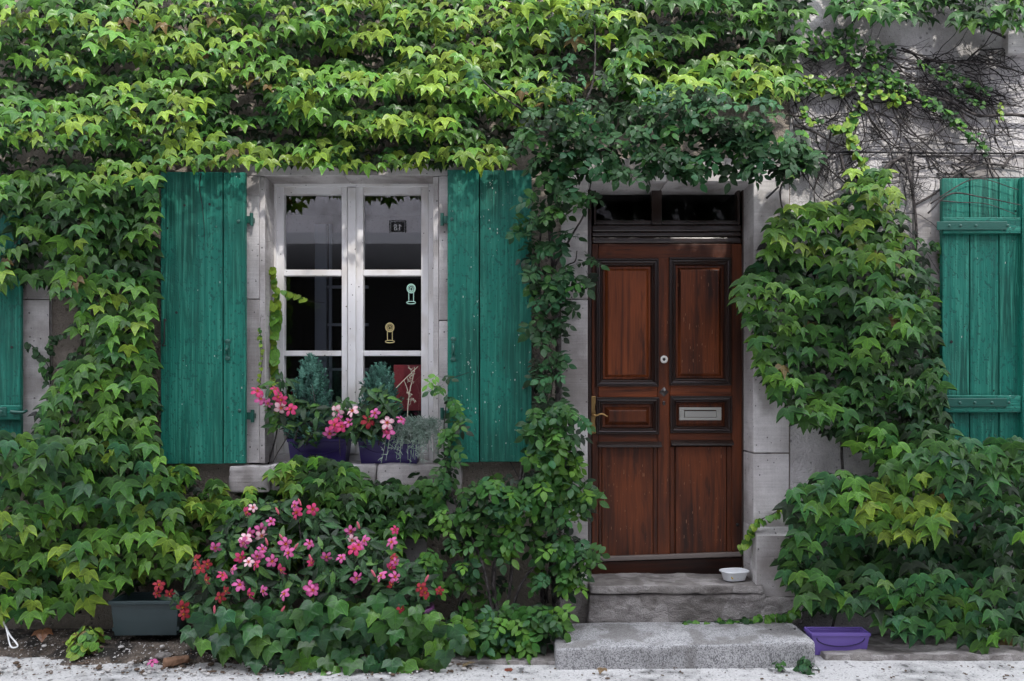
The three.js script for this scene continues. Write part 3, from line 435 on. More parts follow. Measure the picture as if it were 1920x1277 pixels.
function leafTex(out, veins, seed) {                           // paler veins and margin, mottled blade
  return makeTex(256, 256, (u, v, o) => {
    const x = (u - 0.5) * 2, y = v * 1.5 - 1.2; let dv = 9; for (const [ax, ay, bx, by, w] of veins) for (const s of [1, -1]) { const ex = (bx - ax) * s, ey = by - ay, px = x - ax * s, py = y - ay, t = clamp((px * ex + py * ey) / (ex * ex + ey * ey)); dv = Math.min(dv, Math.hypot(px - ex * t, py - ey * t) / (w * (1 - 0.6 * t))); }
    let de = 9; for (let i = 0; i < out.length; i++) { const [ax, ay] = out[i], [bx, by] = out[(i + 1) % out.length], ex = bx - ax, ey = by - ay, t = clamp(((x - ax) * ex + (y - ay) * ey) / (ex * ex + ey * ey)); de = Math.min(de, Math.hypot(x - ax - ex * t, y - ay - ey * t)); }
    const n = fbm(u * 7 + seed, v * 7, 4), f = fbm(u * 40, v * 40, 2), k = 0.52 + 0.34 * (n - 0.5) + 0.14 * (f - 0.5), q = 1 - sstep(0.6, 1.5, dv), m = 1 - sstep(0.012, 0.04, de);
    o.c = mix3([k * 0.95, k, k * 0.95], [0.95, 0.92, 0.55], Math.max(0.55 * q, 0.8 * m)); o.h = 0.55 + 0.2 * n - 0.4 * q + 0.1 * f;
  });
}
const secv = (tips, w) => { const a = []; for (const [bx, by] of tips) { a.push([0, 0, bx, by, w]); for (let i = 1; i < 5; i++) { const t = i / 5.2; a.push([bx * t, by * t, bx * t + 0.22 * (1 - t * 0.5), by * t - 0.12, w * 0.5]); } } return a; };
const T_ivy = leafTex(IVY, secv([[0, -1.05], [0.80, -0.6]], 0.022), 1), T_broad = leafTex(BROAD, secv([[0, -1.05], [0.64, -0.42], [0.45, 0.05]], 0.028), 4), T_oval = leafTex(OVAL, [[0, 0, 0, -1, 0.03], ...[1, 2, 3, 4].map(i => [0, -0.16 * i, 0.26, -0.16 * i - 0.16, 0.014])], 7);
const mats = new Map();
function leafMat(kind, c) { const t = { ivy: T_ivy, broad: T_broad, oval: T_oval }[kind], k = kind + c.map(x => x.toFixed(3)).join(); if (!mats.has(k)) mats.set(k, new THREE.MeshPhysicalMaterial({ color: new THREE.Color(...c), map: t.map, bumpMap: t.bump, bumpScale: kind === 'broad' ? 0.004 : 0.0025, vertexColors: true, roughness: 0.8, specularIntensity: 0.4, transmission: 0.12, thickness: 0, clearcoat: kind === 'oval' ? 0.3 : kind === 'broad' ? 0.6 : 0.3, clearcoatRoughness: kind === 'broad' ? 0.28 : 0.3, side: THREE.DoubleSide })); return mats.get(k); }
// leaf colours (linear; the texture takes about half)
const C_y = [0.31, 0.48, 0.055], C_b = [0.145, 0.35, 0.042], C_m = [0.062, 0.20, 0.036], C_d = [0.024, 0.09, 0.024], C_bl = [0.045, 0.165, 0.06], C_dk = [0.018, 0.05, 0.016], C_br = [0.26, 0.17, 0.06];  // near-black green puts the shade of the gaps into inner leaves
const inside = (pl, x, y) => { let c = false; for (let i = 0, j = pl.length - 1; i < pl.length; j = i++) { const [xi, yi] = pl[i], [xj, yj] = pl[j]; if ((yi > y) !== (yj > y) && x < (xj - xi) * (y - yi) / (yj - yi) + xi) c = !c; } return c; };
const _q = new THREE.Quaternion(), _e = new THREE.Euler(0, 0, 0, 'YXZ'), _m = new THREE.Matrix4();
// leaves: list of {p, s, rx, ry, rz, c}; the 300 that show largest become parts, the rest one mass
function plantLeaves(root, list, geos, kind, r, name = 'leaf', most = 300) {
  const rank = list.slice().sort((a, b) => (b.front * b.s) - (a.front * a.s)); const own = rank.slice(0, most), rest = rank.slice(most);
  for (const l of own) { const m = mesh(name, geos[Math.floor(r() * geos.length)], leafMat(kind, l.c), root); m.position.copy(l.p); m.rotation.set(l.rx, l.ry, l.rz, 'YXZ'); m.scale.setScalar(l.s); }
  if (rest.length) {
    const per = geos.map(() => []); rest.forEach(l => per[Math.floor(r() * geos.length)].push(l));
    per.forEach((a, gi) => { if (!a.length) return; }); const g0 = mergedMass(per, geos); const m = mesh('foliage', g0, massMat(kind), root); m.userData.kind = 'stuff';
  }
}
function massMat(kind) { return leafMat(kind, [1, 1, 1]); }
function mergedMass(per, geos) {                               // the rest as one real geometry with a colour per leaf
  let nv = 0, ni = 0; per.forEach((a, i) => { nv += a.length * geos[i].attributes.position.count; ni += a.length * (geos[i].index ? geos[i].index.count : geos[i].attributes.position.count); });
  const pos = new Float32Array(nv * 3), nor = new Float32Array(nv * 3), uv = new Float32Array(nv * 2), col = new Float32Array(nv * 3), idx = new Uint32Array(ni); let v = 0, q = 0; const a = new THREE.Vector3(), nm = new THREE.Matrix3();
  per.forEach((ls, i) => { const g = geos[i], P0 = g.attributes.position, N0 = g.attributes.normal, U0 = g.attributes.uv, C0 = g.attributes.color, I0 = g.index;
    for (const l of ls) { _e.set(l.rx, l.ry, l.rz); _q.setFromEuler(_e); _m.compose(l.p, _q, new THREE.Vector3(l.s, l.s, l.s)); nm.getNormalMatrix(_m);
      for (let k = 0; k < P0.count; k++) { a.fromBufferAttribute(P0, k).applyMatrix4(_m); pos.set([a.x, a.y, a.z], (v + k) * 3); a.fromBufferAttribute(N0, k).applyMatrix3(nm).normalize(); nor.set([a.x, a.y, a.z], (v + k) * 3); uv.set([U0.getX(k), U0.getY(k)], (v + k) * 2); col.set([C0.getX(k) * l.c[0], C0.getY(k) * l.c[1], C0.getZ(k) * l.c[2]], (v + k) * 3); }
      const n = I0 ? I0.count : P0.count; for (let k = 0; k < n; k++) idx[q + k] = v + (I0 ? I0.getX(k) : k); v += P0.count; q += n; } });
  const g = new THREE.BufferGeometry(); g.setAttribute('position', new THREE.BufferAttribute(pos, 3)); g.setAttribute('normal', new THREE.BufferAttribute(nor, 3)); g.setAttribute('uv', new THREE.BufferAttribute(uv, 2)); g.setAttribute('color', new THREE.BufferAttribute(col, 3)); g.setIndex(new THREE.BufferAttribute(idx, 1)); return g;
}
function pick(pal, r, t) { // pal: [[colour, weight]...]
  let s = 0; for (const p of pal) s += p[1]; let x = r() * s; for (const p of pal) { x -= p[1]; if (x <= 0) return p[0]; } return pal[0][0]; }
function wander(r, x, y, ang, len, step, curl, z, drift = 0) { const a = [P(x, y, z)]; let w = ang; for (let d = 0; d < len; d += step) { w += (r() - .5) * curl + drift; x += Math.cos(w) * step; y += Math.sin(w) * step; a.push(P(x, y, z + (r() - .5) * 0.02)); } return a; }
function stems(root, r, list, r0 = 0.009, poly) { for (const [x, y, ang, len, k = 1] of list) { const q = wander(r, x, y, ang, len, 26, 0.55, 0.022); let n = 0; while (n < q.length && (n < 2 || inside(poly, 960 + q[n].x / S, 734 - (q[n].y - EYE) / S))) n++; if (n > 2) mesh('stem', tube(q.slice(0, n), r0 * k, r0 * 0.35 * k, 6), M_bark, root); } }
// an ivy on the wall. spots are scattered over the outline o.poly in tiers that stand out from the wall
function ivy(o) {
  const r = rng(o.seed), root = thing(o.name, o.label, 'ivy', [0, 0, 0]), xs = o.poly.map(p => p[0]), ys = o.poly.map(p => p[1]), x0 = Math.min(...xs), x1 = Math.max(...xs), y0 = Math.min(...ys), y1 = Math.max(...ys), list = [], cell = new Map();
  const tier = (x, y) => fbm(x / o.tx + o.seed * 3.1, y / o.ty + o.seed, 3);
  for (let layer = 0; layer < 3; layer++) {
    const gap = o.size[0] / S * o.gap[layer] * 0.95; cell.clear(); let want = o.n[layer], tries = want * 30;
    while (want > 0 && tries-- > 0) {
      const x = mix(x0, x1, r()), y = mix(y0, y1, r()); if (!inside(o.poly, x, y)) continue; const dens = o.density ? o.density(x, y, layer) : 1; const h = tier(x, y), bare = o.bare ?? 0.36;
      if (r() > dens) continue; if (layer > 0 && h < bare + (r() - .5) * 0.05) continue;
      const cx = Math.floor(x / gap), cy = Math.floor(y / gap); let ok = true; for (let a = -1; a < 2 && ok; a++) for (let b = -1; b < 2 && ok; b++) for (const q of cell.get((cx + a) * 4096 + cy + b) || []) if (Math.hypot(q[0] - x, (q[1] - y) * 1.15) < gap) { ok = false; break; } if (!ok) continue;
      const k = cx * 4096 + cy; if (!cell.has(k)) cell.set(k, []); cell.get(k).push([x, y]); want--;
      const s = mix(o.size[0], o.size[1], Math.pow(r(), 1.3)) * [0.75, 0.95, 1][layer] * (o.grow ? o.grow(x, y) : 1), out = sstep(bare, bare + 0.28, h), z = (o.z0 ?? 0.03) + [0.01 + 0.03 * r(), (o.amp * 0.5) * out + 0.03 + 0.04 * r(), o.amp * out + 0.07 + 0.06 * r()][layer] + (o.lean ? o.lean(x, y) * (layer / 2) : 0);
      const light = h - tier(x, y - o.ty * 0.3), pal = layer === 0 ? [[C_d, 2], [C_m, 0.8], [C_dk, 1]] : o.pal(x, y, h, layer); let c = r() < 0.006 ? C_br : pick(pal, r); const jj = 0.65 + 0.6 * r(), hue = (r() - .5) * 0.12; c = [Math.round(c[0] * (jj + hue) * 40) / 40 || 0.02, Math.round(c[1] * jj * 40) / 40 || 0.04, Math.round(c[2] * jj * 50) / 50 || 0.02];  // back-layer leaves get darker colours, painting in the shade behind the front leaves
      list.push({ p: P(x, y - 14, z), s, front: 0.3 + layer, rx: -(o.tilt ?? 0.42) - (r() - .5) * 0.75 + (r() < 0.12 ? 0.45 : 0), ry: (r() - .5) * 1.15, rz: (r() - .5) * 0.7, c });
    }
  }
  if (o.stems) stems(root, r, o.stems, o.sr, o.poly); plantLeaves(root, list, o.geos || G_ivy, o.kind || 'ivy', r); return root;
}
const LS = [0.048, 0.084], LM = [0.052, 0.094];
const hole = (x, y, cx, cy, rx, ry) => ((x - cx) / rx) ** 2 + ((y - cy) / ry) ** 2 < 1;
const overhang = (x, y) => (x > 470 && x < 850 ? -0.13 : 0.04) * sstep(210, 300, y);
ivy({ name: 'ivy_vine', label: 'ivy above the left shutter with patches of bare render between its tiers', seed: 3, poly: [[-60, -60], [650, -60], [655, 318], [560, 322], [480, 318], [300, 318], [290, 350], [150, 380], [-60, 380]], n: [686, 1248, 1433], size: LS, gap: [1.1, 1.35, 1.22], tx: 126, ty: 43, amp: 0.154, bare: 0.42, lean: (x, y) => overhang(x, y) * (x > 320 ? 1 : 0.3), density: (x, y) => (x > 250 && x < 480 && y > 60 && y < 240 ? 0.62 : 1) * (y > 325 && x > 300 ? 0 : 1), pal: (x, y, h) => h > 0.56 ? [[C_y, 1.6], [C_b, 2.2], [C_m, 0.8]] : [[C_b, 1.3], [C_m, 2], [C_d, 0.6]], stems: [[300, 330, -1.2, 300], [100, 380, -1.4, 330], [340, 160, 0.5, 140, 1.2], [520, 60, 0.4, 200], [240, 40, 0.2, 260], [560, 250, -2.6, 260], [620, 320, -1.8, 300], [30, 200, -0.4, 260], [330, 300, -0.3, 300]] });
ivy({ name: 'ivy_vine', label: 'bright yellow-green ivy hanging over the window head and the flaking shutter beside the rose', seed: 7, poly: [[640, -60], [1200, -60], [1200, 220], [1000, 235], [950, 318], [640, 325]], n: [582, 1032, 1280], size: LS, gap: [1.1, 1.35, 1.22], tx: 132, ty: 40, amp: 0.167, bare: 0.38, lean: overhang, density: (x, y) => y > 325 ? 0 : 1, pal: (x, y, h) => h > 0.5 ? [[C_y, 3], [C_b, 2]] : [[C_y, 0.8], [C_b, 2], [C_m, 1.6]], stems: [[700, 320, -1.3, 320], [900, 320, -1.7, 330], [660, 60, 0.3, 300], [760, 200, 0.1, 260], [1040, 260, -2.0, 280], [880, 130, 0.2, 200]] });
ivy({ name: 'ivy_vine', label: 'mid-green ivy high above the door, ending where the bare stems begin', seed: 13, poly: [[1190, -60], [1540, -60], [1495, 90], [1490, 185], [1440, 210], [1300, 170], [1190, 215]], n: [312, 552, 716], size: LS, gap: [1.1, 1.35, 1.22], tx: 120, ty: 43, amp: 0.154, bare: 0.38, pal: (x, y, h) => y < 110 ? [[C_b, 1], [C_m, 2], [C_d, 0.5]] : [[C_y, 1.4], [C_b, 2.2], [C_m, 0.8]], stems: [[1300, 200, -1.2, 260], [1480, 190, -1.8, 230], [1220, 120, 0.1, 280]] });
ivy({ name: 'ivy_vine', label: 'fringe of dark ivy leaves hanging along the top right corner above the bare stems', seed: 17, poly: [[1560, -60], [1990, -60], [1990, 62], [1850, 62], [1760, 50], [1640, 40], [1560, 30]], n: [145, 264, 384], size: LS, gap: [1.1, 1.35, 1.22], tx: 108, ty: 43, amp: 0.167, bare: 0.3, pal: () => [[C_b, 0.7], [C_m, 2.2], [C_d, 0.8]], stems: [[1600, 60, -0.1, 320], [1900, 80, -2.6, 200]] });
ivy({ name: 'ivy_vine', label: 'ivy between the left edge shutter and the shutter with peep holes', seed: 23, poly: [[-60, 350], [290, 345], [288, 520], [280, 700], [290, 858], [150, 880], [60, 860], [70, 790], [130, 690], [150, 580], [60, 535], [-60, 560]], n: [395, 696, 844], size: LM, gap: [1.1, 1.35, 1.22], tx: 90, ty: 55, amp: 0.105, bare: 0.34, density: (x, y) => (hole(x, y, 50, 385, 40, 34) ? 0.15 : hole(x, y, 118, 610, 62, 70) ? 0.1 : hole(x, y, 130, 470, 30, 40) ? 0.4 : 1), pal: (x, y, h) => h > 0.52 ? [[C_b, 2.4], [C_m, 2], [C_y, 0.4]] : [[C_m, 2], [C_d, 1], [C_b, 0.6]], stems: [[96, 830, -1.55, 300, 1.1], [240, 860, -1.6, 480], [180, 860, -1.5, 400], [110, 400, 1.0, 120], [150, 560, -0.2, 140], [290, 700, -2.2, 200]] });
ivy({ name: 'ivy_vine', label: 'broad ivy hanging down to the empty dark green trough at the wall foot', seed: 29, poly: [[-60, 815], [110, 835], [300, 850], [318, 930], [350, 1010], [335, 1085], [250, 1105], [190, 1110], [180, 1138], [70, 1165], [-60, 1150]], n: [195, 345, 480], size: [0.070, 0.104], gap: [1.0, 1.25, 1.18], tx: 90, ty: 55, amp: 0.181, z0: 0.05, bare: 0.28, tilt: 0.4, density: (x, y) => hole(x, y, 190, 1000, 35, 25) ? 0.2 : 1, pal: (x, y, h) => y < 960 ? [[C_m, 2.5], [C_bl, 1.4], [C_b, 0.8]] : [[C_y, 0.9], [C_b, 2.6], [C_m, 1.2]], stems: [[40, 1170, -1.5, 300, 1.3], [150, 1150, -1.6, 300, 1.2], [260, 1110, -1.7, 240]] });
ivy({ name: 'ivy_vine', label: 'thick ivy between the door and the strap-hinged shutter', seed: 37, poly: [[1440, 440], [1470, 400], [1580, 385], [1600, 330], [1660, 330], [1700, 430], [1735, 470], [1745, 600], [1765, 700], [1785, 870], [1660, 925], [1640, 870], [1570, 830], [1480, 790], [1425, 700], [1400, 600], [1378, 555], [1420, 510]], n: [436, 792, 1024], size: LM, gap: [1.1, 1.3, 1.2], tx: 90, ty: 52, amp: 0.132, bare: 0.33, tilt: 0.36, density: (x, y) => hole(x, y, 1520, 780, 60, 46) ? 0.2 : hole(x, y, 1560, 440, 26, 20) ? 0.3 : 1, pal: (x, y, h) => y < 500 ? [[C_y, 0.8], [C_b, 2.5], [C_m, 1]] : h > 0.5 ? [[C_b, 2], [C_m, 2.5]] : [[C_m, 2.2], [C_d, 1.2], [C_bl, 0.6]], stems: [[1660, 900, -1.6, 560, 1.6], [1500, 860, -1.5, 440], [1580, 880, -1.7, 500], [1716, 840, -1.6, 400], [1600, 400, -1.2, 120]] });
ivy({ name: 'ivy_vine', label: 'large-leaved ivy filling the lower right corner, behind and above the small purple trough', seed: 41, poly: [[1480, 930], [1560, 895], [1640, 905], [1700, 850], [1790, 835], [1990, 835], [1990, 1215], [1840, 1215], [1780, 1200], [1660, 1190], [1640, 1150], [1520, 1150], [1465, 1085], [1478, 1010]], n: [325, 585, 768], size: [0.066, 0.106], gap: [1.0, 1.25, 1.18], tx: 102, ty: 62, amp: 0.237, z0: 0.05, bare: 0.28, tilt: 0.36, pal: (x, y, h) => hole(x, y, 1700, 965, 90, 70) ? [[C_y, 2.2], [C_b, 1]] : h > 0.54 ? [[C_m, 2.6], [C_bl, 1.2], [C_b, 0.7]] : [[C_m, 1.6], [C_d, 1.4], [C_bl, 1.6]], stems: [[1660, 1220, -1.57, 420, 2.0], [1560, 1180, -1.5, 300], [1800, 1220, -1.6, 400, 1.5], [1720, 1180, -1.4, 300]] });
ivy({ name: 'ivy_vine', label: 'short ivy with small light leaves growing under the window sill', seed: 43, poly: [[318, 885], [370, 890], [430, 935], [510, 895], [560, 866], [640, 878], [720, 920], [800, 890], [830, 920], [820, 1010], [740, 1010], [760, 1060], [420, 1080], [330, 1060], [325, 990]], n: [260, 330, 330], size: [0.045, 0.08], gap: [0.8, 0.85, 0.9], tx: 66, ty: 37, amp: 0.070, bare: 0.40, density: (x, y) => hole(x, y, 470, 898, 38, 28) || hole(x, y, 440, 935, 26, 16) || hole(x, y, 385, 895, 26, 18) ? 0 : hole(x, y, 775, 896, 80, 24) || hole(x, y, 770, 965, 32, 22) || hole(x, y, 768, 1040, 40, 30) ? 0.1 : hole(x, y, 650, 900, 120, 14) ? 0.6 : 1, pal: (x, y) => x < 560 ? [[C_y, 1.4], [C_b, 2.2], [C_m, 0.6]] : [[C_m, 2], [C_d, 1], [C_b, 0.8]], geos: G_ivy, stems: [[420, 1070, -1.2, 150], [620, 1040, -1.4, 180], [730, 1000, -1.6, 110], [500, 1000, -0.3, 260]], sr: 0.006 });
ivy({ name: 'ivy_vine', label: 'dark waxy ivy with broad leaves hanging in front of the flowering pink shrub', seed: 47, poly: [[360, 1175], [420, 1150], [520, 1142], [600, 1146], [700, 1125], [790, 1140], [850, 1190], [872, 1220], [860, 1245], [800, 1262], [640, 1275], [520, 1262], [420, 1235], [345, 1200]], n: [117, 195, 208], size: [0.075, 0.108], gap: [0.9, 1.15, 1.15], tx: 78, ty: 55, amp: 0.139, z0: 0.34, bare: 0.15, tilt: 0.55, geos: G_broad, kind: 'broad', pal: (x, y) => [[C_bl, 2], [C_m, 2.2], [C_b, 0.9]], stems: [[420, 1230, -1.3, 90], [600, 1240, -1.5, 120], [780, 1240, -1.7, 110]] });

// small leaves along a line
function trail(root, r, pts, n, size, pal, geos, kind, zAmp = 0.02, spread = 6, name) { const cv = new THREE.CatmullRomCurve3(pts), list = []; for (let i = 0; i < n; i++) { const p = cv.getPoint((i + r()) / n), c0 = pick(pal, r), j = 0.8 + 0.4 * r(); p.x += (r() - .5) * spread * S * 2; p.y += (r() - .5) * spread * S * 2; p.z += 0.012 + r() * zAmp; const c = c0.map(v => Math.round(v * j * 40) / 40 || 0.02); list.push({ p, s: mix(size[0], size[1], r()), front: 1 + r(), rx: -0.4 - (r() - .5) * 0.9, ry: (r() - .5) * 1.4, rz: (r() - .5) * 1.6, c }); } return list; }
{ // creeper with bare stems over the right wall
  const r = rng(61), root = thing('creeper_vine', 'tangle of bare dark creeper stems on the wall above the strap-hinged shutter', 'creeper'), L = a => a.map(([x, y, z]) => P(x, y, z ?? 0.018));
  const mains = [[[[1990, 232], [1900, 218], [1830, 212], [1780, 190], [1720, 182], [1650, 178], [1560, 168]], 0.011], [[[1560, 185], [1650, 176], [1695, 235], [1720, 262], [1765, 288], [1810, 302], [1880, 312]], 0.007], [[[1880, 315], [1900, 292], [1990, 280]], 0.010], [[[1640, 176], [1610, 208], [1602, 250], [1600, 262], [1690, 255], [1790, 268]], 0.006], [[[1490, 235], [1530, 250], [1562, 268], [1590, 277]], 0.009], [[[1500, 330], [1462, 350], [1468, 390], [1490, 420]], 0.008], [[[1576, 290], [1580, 318], [1612, 330], [1640, 322]], 0.011], [[[1640, 330], [1690, 300], [1708, 330], [1713, 420], [1712, 520], [1718, 640]], 0.013], [[[1545, 370], [1600, 345], [1650, 318], [1720, 268], [1808, 218]], 0.006], [[[1668, 185], [1684, 228], [1710, 258], [1740, 255], [1830, 265]], 0.006], [[[1480, 215], [1520, 222], [1570, 236], [1600, 225], [1640, 205]], 0.006], [[[1714, 385], [1760, 360], [1790, 325], [1850, 305], [1920, 316]], 0.008], [[[1740, 400, 0.08], [1780, 365, 0.10], [1840, 372, 0.10], [1916, 385, 0.10]], 0.006], [[[1745, 382, 0.08], [1775, 362, 0.10], [1830, 338, 0.1], [1910, 356, 0.1]], 0.005], [[[1760, 376, 0.1], [1800, 378, 0.1], [1850, 384, 0.1], [1905, 402, 0.1]], 0.004], [[[1480, 262], [1530, 300], [1590, 350], [1620, 380]], 0.006], [[[1560, 240], [1540, 300], [1528, 360], [1540, 430]], 0.007], [[[1690, 90], [1760, 115], [1840, 120], [1990, 160]], 0.007], [[[1600, 110], [1560, 150], [1520, 180], [1500, 260]], 0.006]];
  for (const [a, k] of mains) { const q = L(a); for (let i = 1; i < q.length - 1; i++) q[i].add(new THREE.Vector3((r() - .5) * 0.03, (r() - .5) * 0.03, r() * 0.012)); mesh('stem', tube(q, k, k * 0.45, 6, a.length * 5), M_bark, root); }
  for (let i = 0; i < 230; i++) { const dense = r() < 0.3, x = dense ? mix(1600, 1840, r()) : mix(1470, 1880, r()), y = dense ? mix(90, 215, r()) : mix(95, 345, r()), a = dense ? 0.28 + (r() - .5) * 0.55 : (r() - .5) * 2.4 + 0.3, q = wander(r, x, y, a, 50 + r() * 170, 13, 0.72, 0.008 + r() * 0.014); mesh('stem', tube(q, 0.0024 + r() * 0.003, 0.001, 5), r() < 0.5 ? M_bark : M_twig, root); }
  const tw = []; for (let i = 0; i < 760; i++) { const x = mix(1470, 1930, r()), y = mix(90, 345, r()); if (x > 1770 && y > 330) continue; const cl = fbm(x / 40, y / 40, 2); if (cl < 0.45) continue; tw.push(tube(wander(r, x, y, r() * 6.28, 12 + r() * 38, 8, 1.3, 0.014 + r() * 0.03), 0.0015 + r() * 0.0012, 0.0006, 3)); }
  for (const [cx, cy, n] of [[1645, 245, 60], [1545, 330, 90], [1560, 230, 40], [1700, 235, 25], [1715, 360, 60], [1530, 130, 40]]) for (let i = 0; i < n; i++) tw.push(tube(wander(r, cx + (r() - .5) * 24, cy + (r() - .5) * 34, -1.5 + (r() - .5) * 2.6, 10 + r() * 40, 8, 0.9, 0.02 + r() * 0.04), 0.0014, 0.0005, 3));
  const t = mesh('twig_mass', tw, M_twig, root); t.userData.kind = 'stuff';
  let leaves = []; const pl = [[C_m, 2], [C_d, 1.5], [C_b, 0.8]], yl = [[C_y, 2], [C_b, 1.2], [C_m, 0.6]];
  const T = (a, n, s, p, sp) => leaves.push(...trail(root, r, L(a), n, [s[0] * 0.72, s[1] * 0.72], p, G_heart, 'oval', 0.03, sp));
  T([[1490, 175], [1540, 160], [1600, 148], [1650, 150], [1700, 170], [1760, 205], [1800, 238], [1850, 285]], 210, [0.028, 0.05], pl, 9); T([[1480, 165], [1520, 155], [1560, 165], [1590, 170], [1660, 172], [1690, 195]], 120, [0.03, 0.055], yl, 12); T([[1720, 120], [1760, 145], [1800, 180], [1840, 200]], 70, [0.022, 0.036], pl, 7); T([[1760, 125], [1800, 150], [1850, 175]], 60, [0.022, 0.036], pl, 7); T([[1610, 190], [1598, 220], [1585, 245], [1600, 280], [1615, 310], [1622, 335]], 46, [0.04, 0.07], yl, 7); T([[1500, 190], [1510, 220], [1530, 230]], 26, [0.03, 0.05], yl, 10); T([[1560, 80], [1600, 95], [1640, 110], [1660, 140]], 110, [0.035, 0.06], pl, 28); T([[1500, 90], [1540, 80], [1600, 70]], 70, [0.035, 0.06], pl, 24); T([[1555, 245], [1575, 240], [1600, 260]], 16, [0.05, 0.075], yl, 8); T([[1735, 455], [1760, 470], [1770, 500]], 40, [0.03, 0.045], pl, 8); T([[1760, 530], [1755, 600], [1745, 680], [1760, 720]], 70, [0.025, 0.05], pl, 12); T([[1480, 260], [1500, 300], [1520, 320]], 26, [0.05, 0.08], pl, 22); T([[1866, 195], [1872, 215], [1868, 230]], 14, [0.022, 0.035], yl, 5);
  plantLeaves(root, leaves, G_heart, 'oval', r);
}
{ // creeper up the left side of the window frame
  const r = rng(67), root = thing('creeper_vine', 'young light green creeper climbing the left side of the white window frame', 'creeper'), a = [[503, 870, -0.1], [520, 800, -0.1], [516, 700, -0.15], [514, 620, -0.15], [520, 560, -0.15], [512, 500, -0.12]], L = q => q.map(p => P(...p));
  mesh('stem', tube(L(a), 0.005, 0.003, 6, 30), M_bark, root); mesh('stem', tube(L([[520, 545, -.15], [545, 548, -.1], [570, 562, -.1], [608, 568, -.1]]), 0.003, 0.0015, 5, 16), M_bark, root); mesh('stem', tube(L([[488, 720, 0.01], [492, 660, 0.012], [487, 610, 0.01], [490, 590, 0.01]]), 0.0025, 0.001, 5, 12), M_twig, root);
  const ls = [...trail(root, r, L(a.slice(1, 5)), 34, [0.055, 0.078], [[C_y, 1.5], [C_b, 2]], G_heart, 'oval', 0.03, 4), ...trail(root, r, L(a.slice(4)), 14, [0.03, 0.05], [[C_y, 2], [C_b, 1]], G_heart, 'oval', 0.03, 4), ...trail(root, r, L([[532, 545, -.12], [552, 552, -.1], [572, 562, -.1]]), 9, [0.03, 0.05], [[C_y, 2], [C_b, 1]], G_heart, 'oval', 0.01, 2), ...trail(root, r, L([[486, 730, .01], [492, 660, .012], [488, 612, .01]]), 26, [0.014, 0.025], [[C_y, 2], [C_m, 1]], G_heart, 'oval', 0.01, 2)];
  plantLeaves(root, ls, G_heart, 'oval', r);
}
{ // creeper on the step and over the plinth, and on the stone left
  const r = rng(71), L = q => q.map(p => P(...p));
  let root = thing('creeper_vine', 'low creeper with round leaves along the joint behind the granite step', 'creeper'); const a = [[1275, 1166, 0.09], [1340, 1165, 0.1], [1400, 1160, 0.1], [1470, 1150, 0.11], [1490, 1140, 0.12]];
  mesh('stem', tube(L(a), 0.003, 0.002, 5, 20), M_bark, root); plantLeaves(root, trail(root, r, L(a), 62, [0.03, 0.048], [[C_m, 1], [C_b, 2], [C_d, 0.6]], G_heart, 'oval', 0.04, 5), G_heart, 'oval', r);
  root = thing('creeper_vine', 'single creeper shoot crossing the right plinth stone towards the door', 'creeper'); const b = [[1490, 925, 0.07], [1455, 960, 0.06], [1425, 975, 0.05], [1410, 985, 0.02], [1398, 1010, -0.03], [1388, 1028, -0.08]];
  mesh('stem', tube(L(b), 0.004, 0.002, 5, 20), M_bark, root); plantLeaves(root, trail(root, r, L(b), 34, [0.03, 0.05], [[C_b, 2], [C_y, 1]], G_heart, 'oval', 0.02, 4), G_heart, 'oval', r);
  root = thing('creeper_vine', 'small dark creeper shoots on the pale stone beside the left edge shutter', 'creeper');
  const c1 = [[60, 648, .02], [75, 665, .02], [92, 690, .02], [95, 720, .02]], c2 = [[95, 660, .02], [105, 635, .02], [140, 622, .02]], c3 = [[94, 530, .01], [93, 600, .01], [94, 700, .01], [92, 760, .01]];
  for (const q of [c1, c2, c3]) mesh('stem', tube(L(q), 0.004, 0.002, 5, 14), M_bark, root); plantLeaves(root, [...trail(root, r, L(c1), 34, [0.022, 0.04], [[C_m, 1], [C_d, 2]], G_heart, 'oval', 0.03, 6), ...trail(root, r, L(c2), 26, [0.02, 0.035], [[C_m, 1], [C_d, 2]], G_heart, 'oval', 0.03, 5)], G_heart, 'oval', r);
}

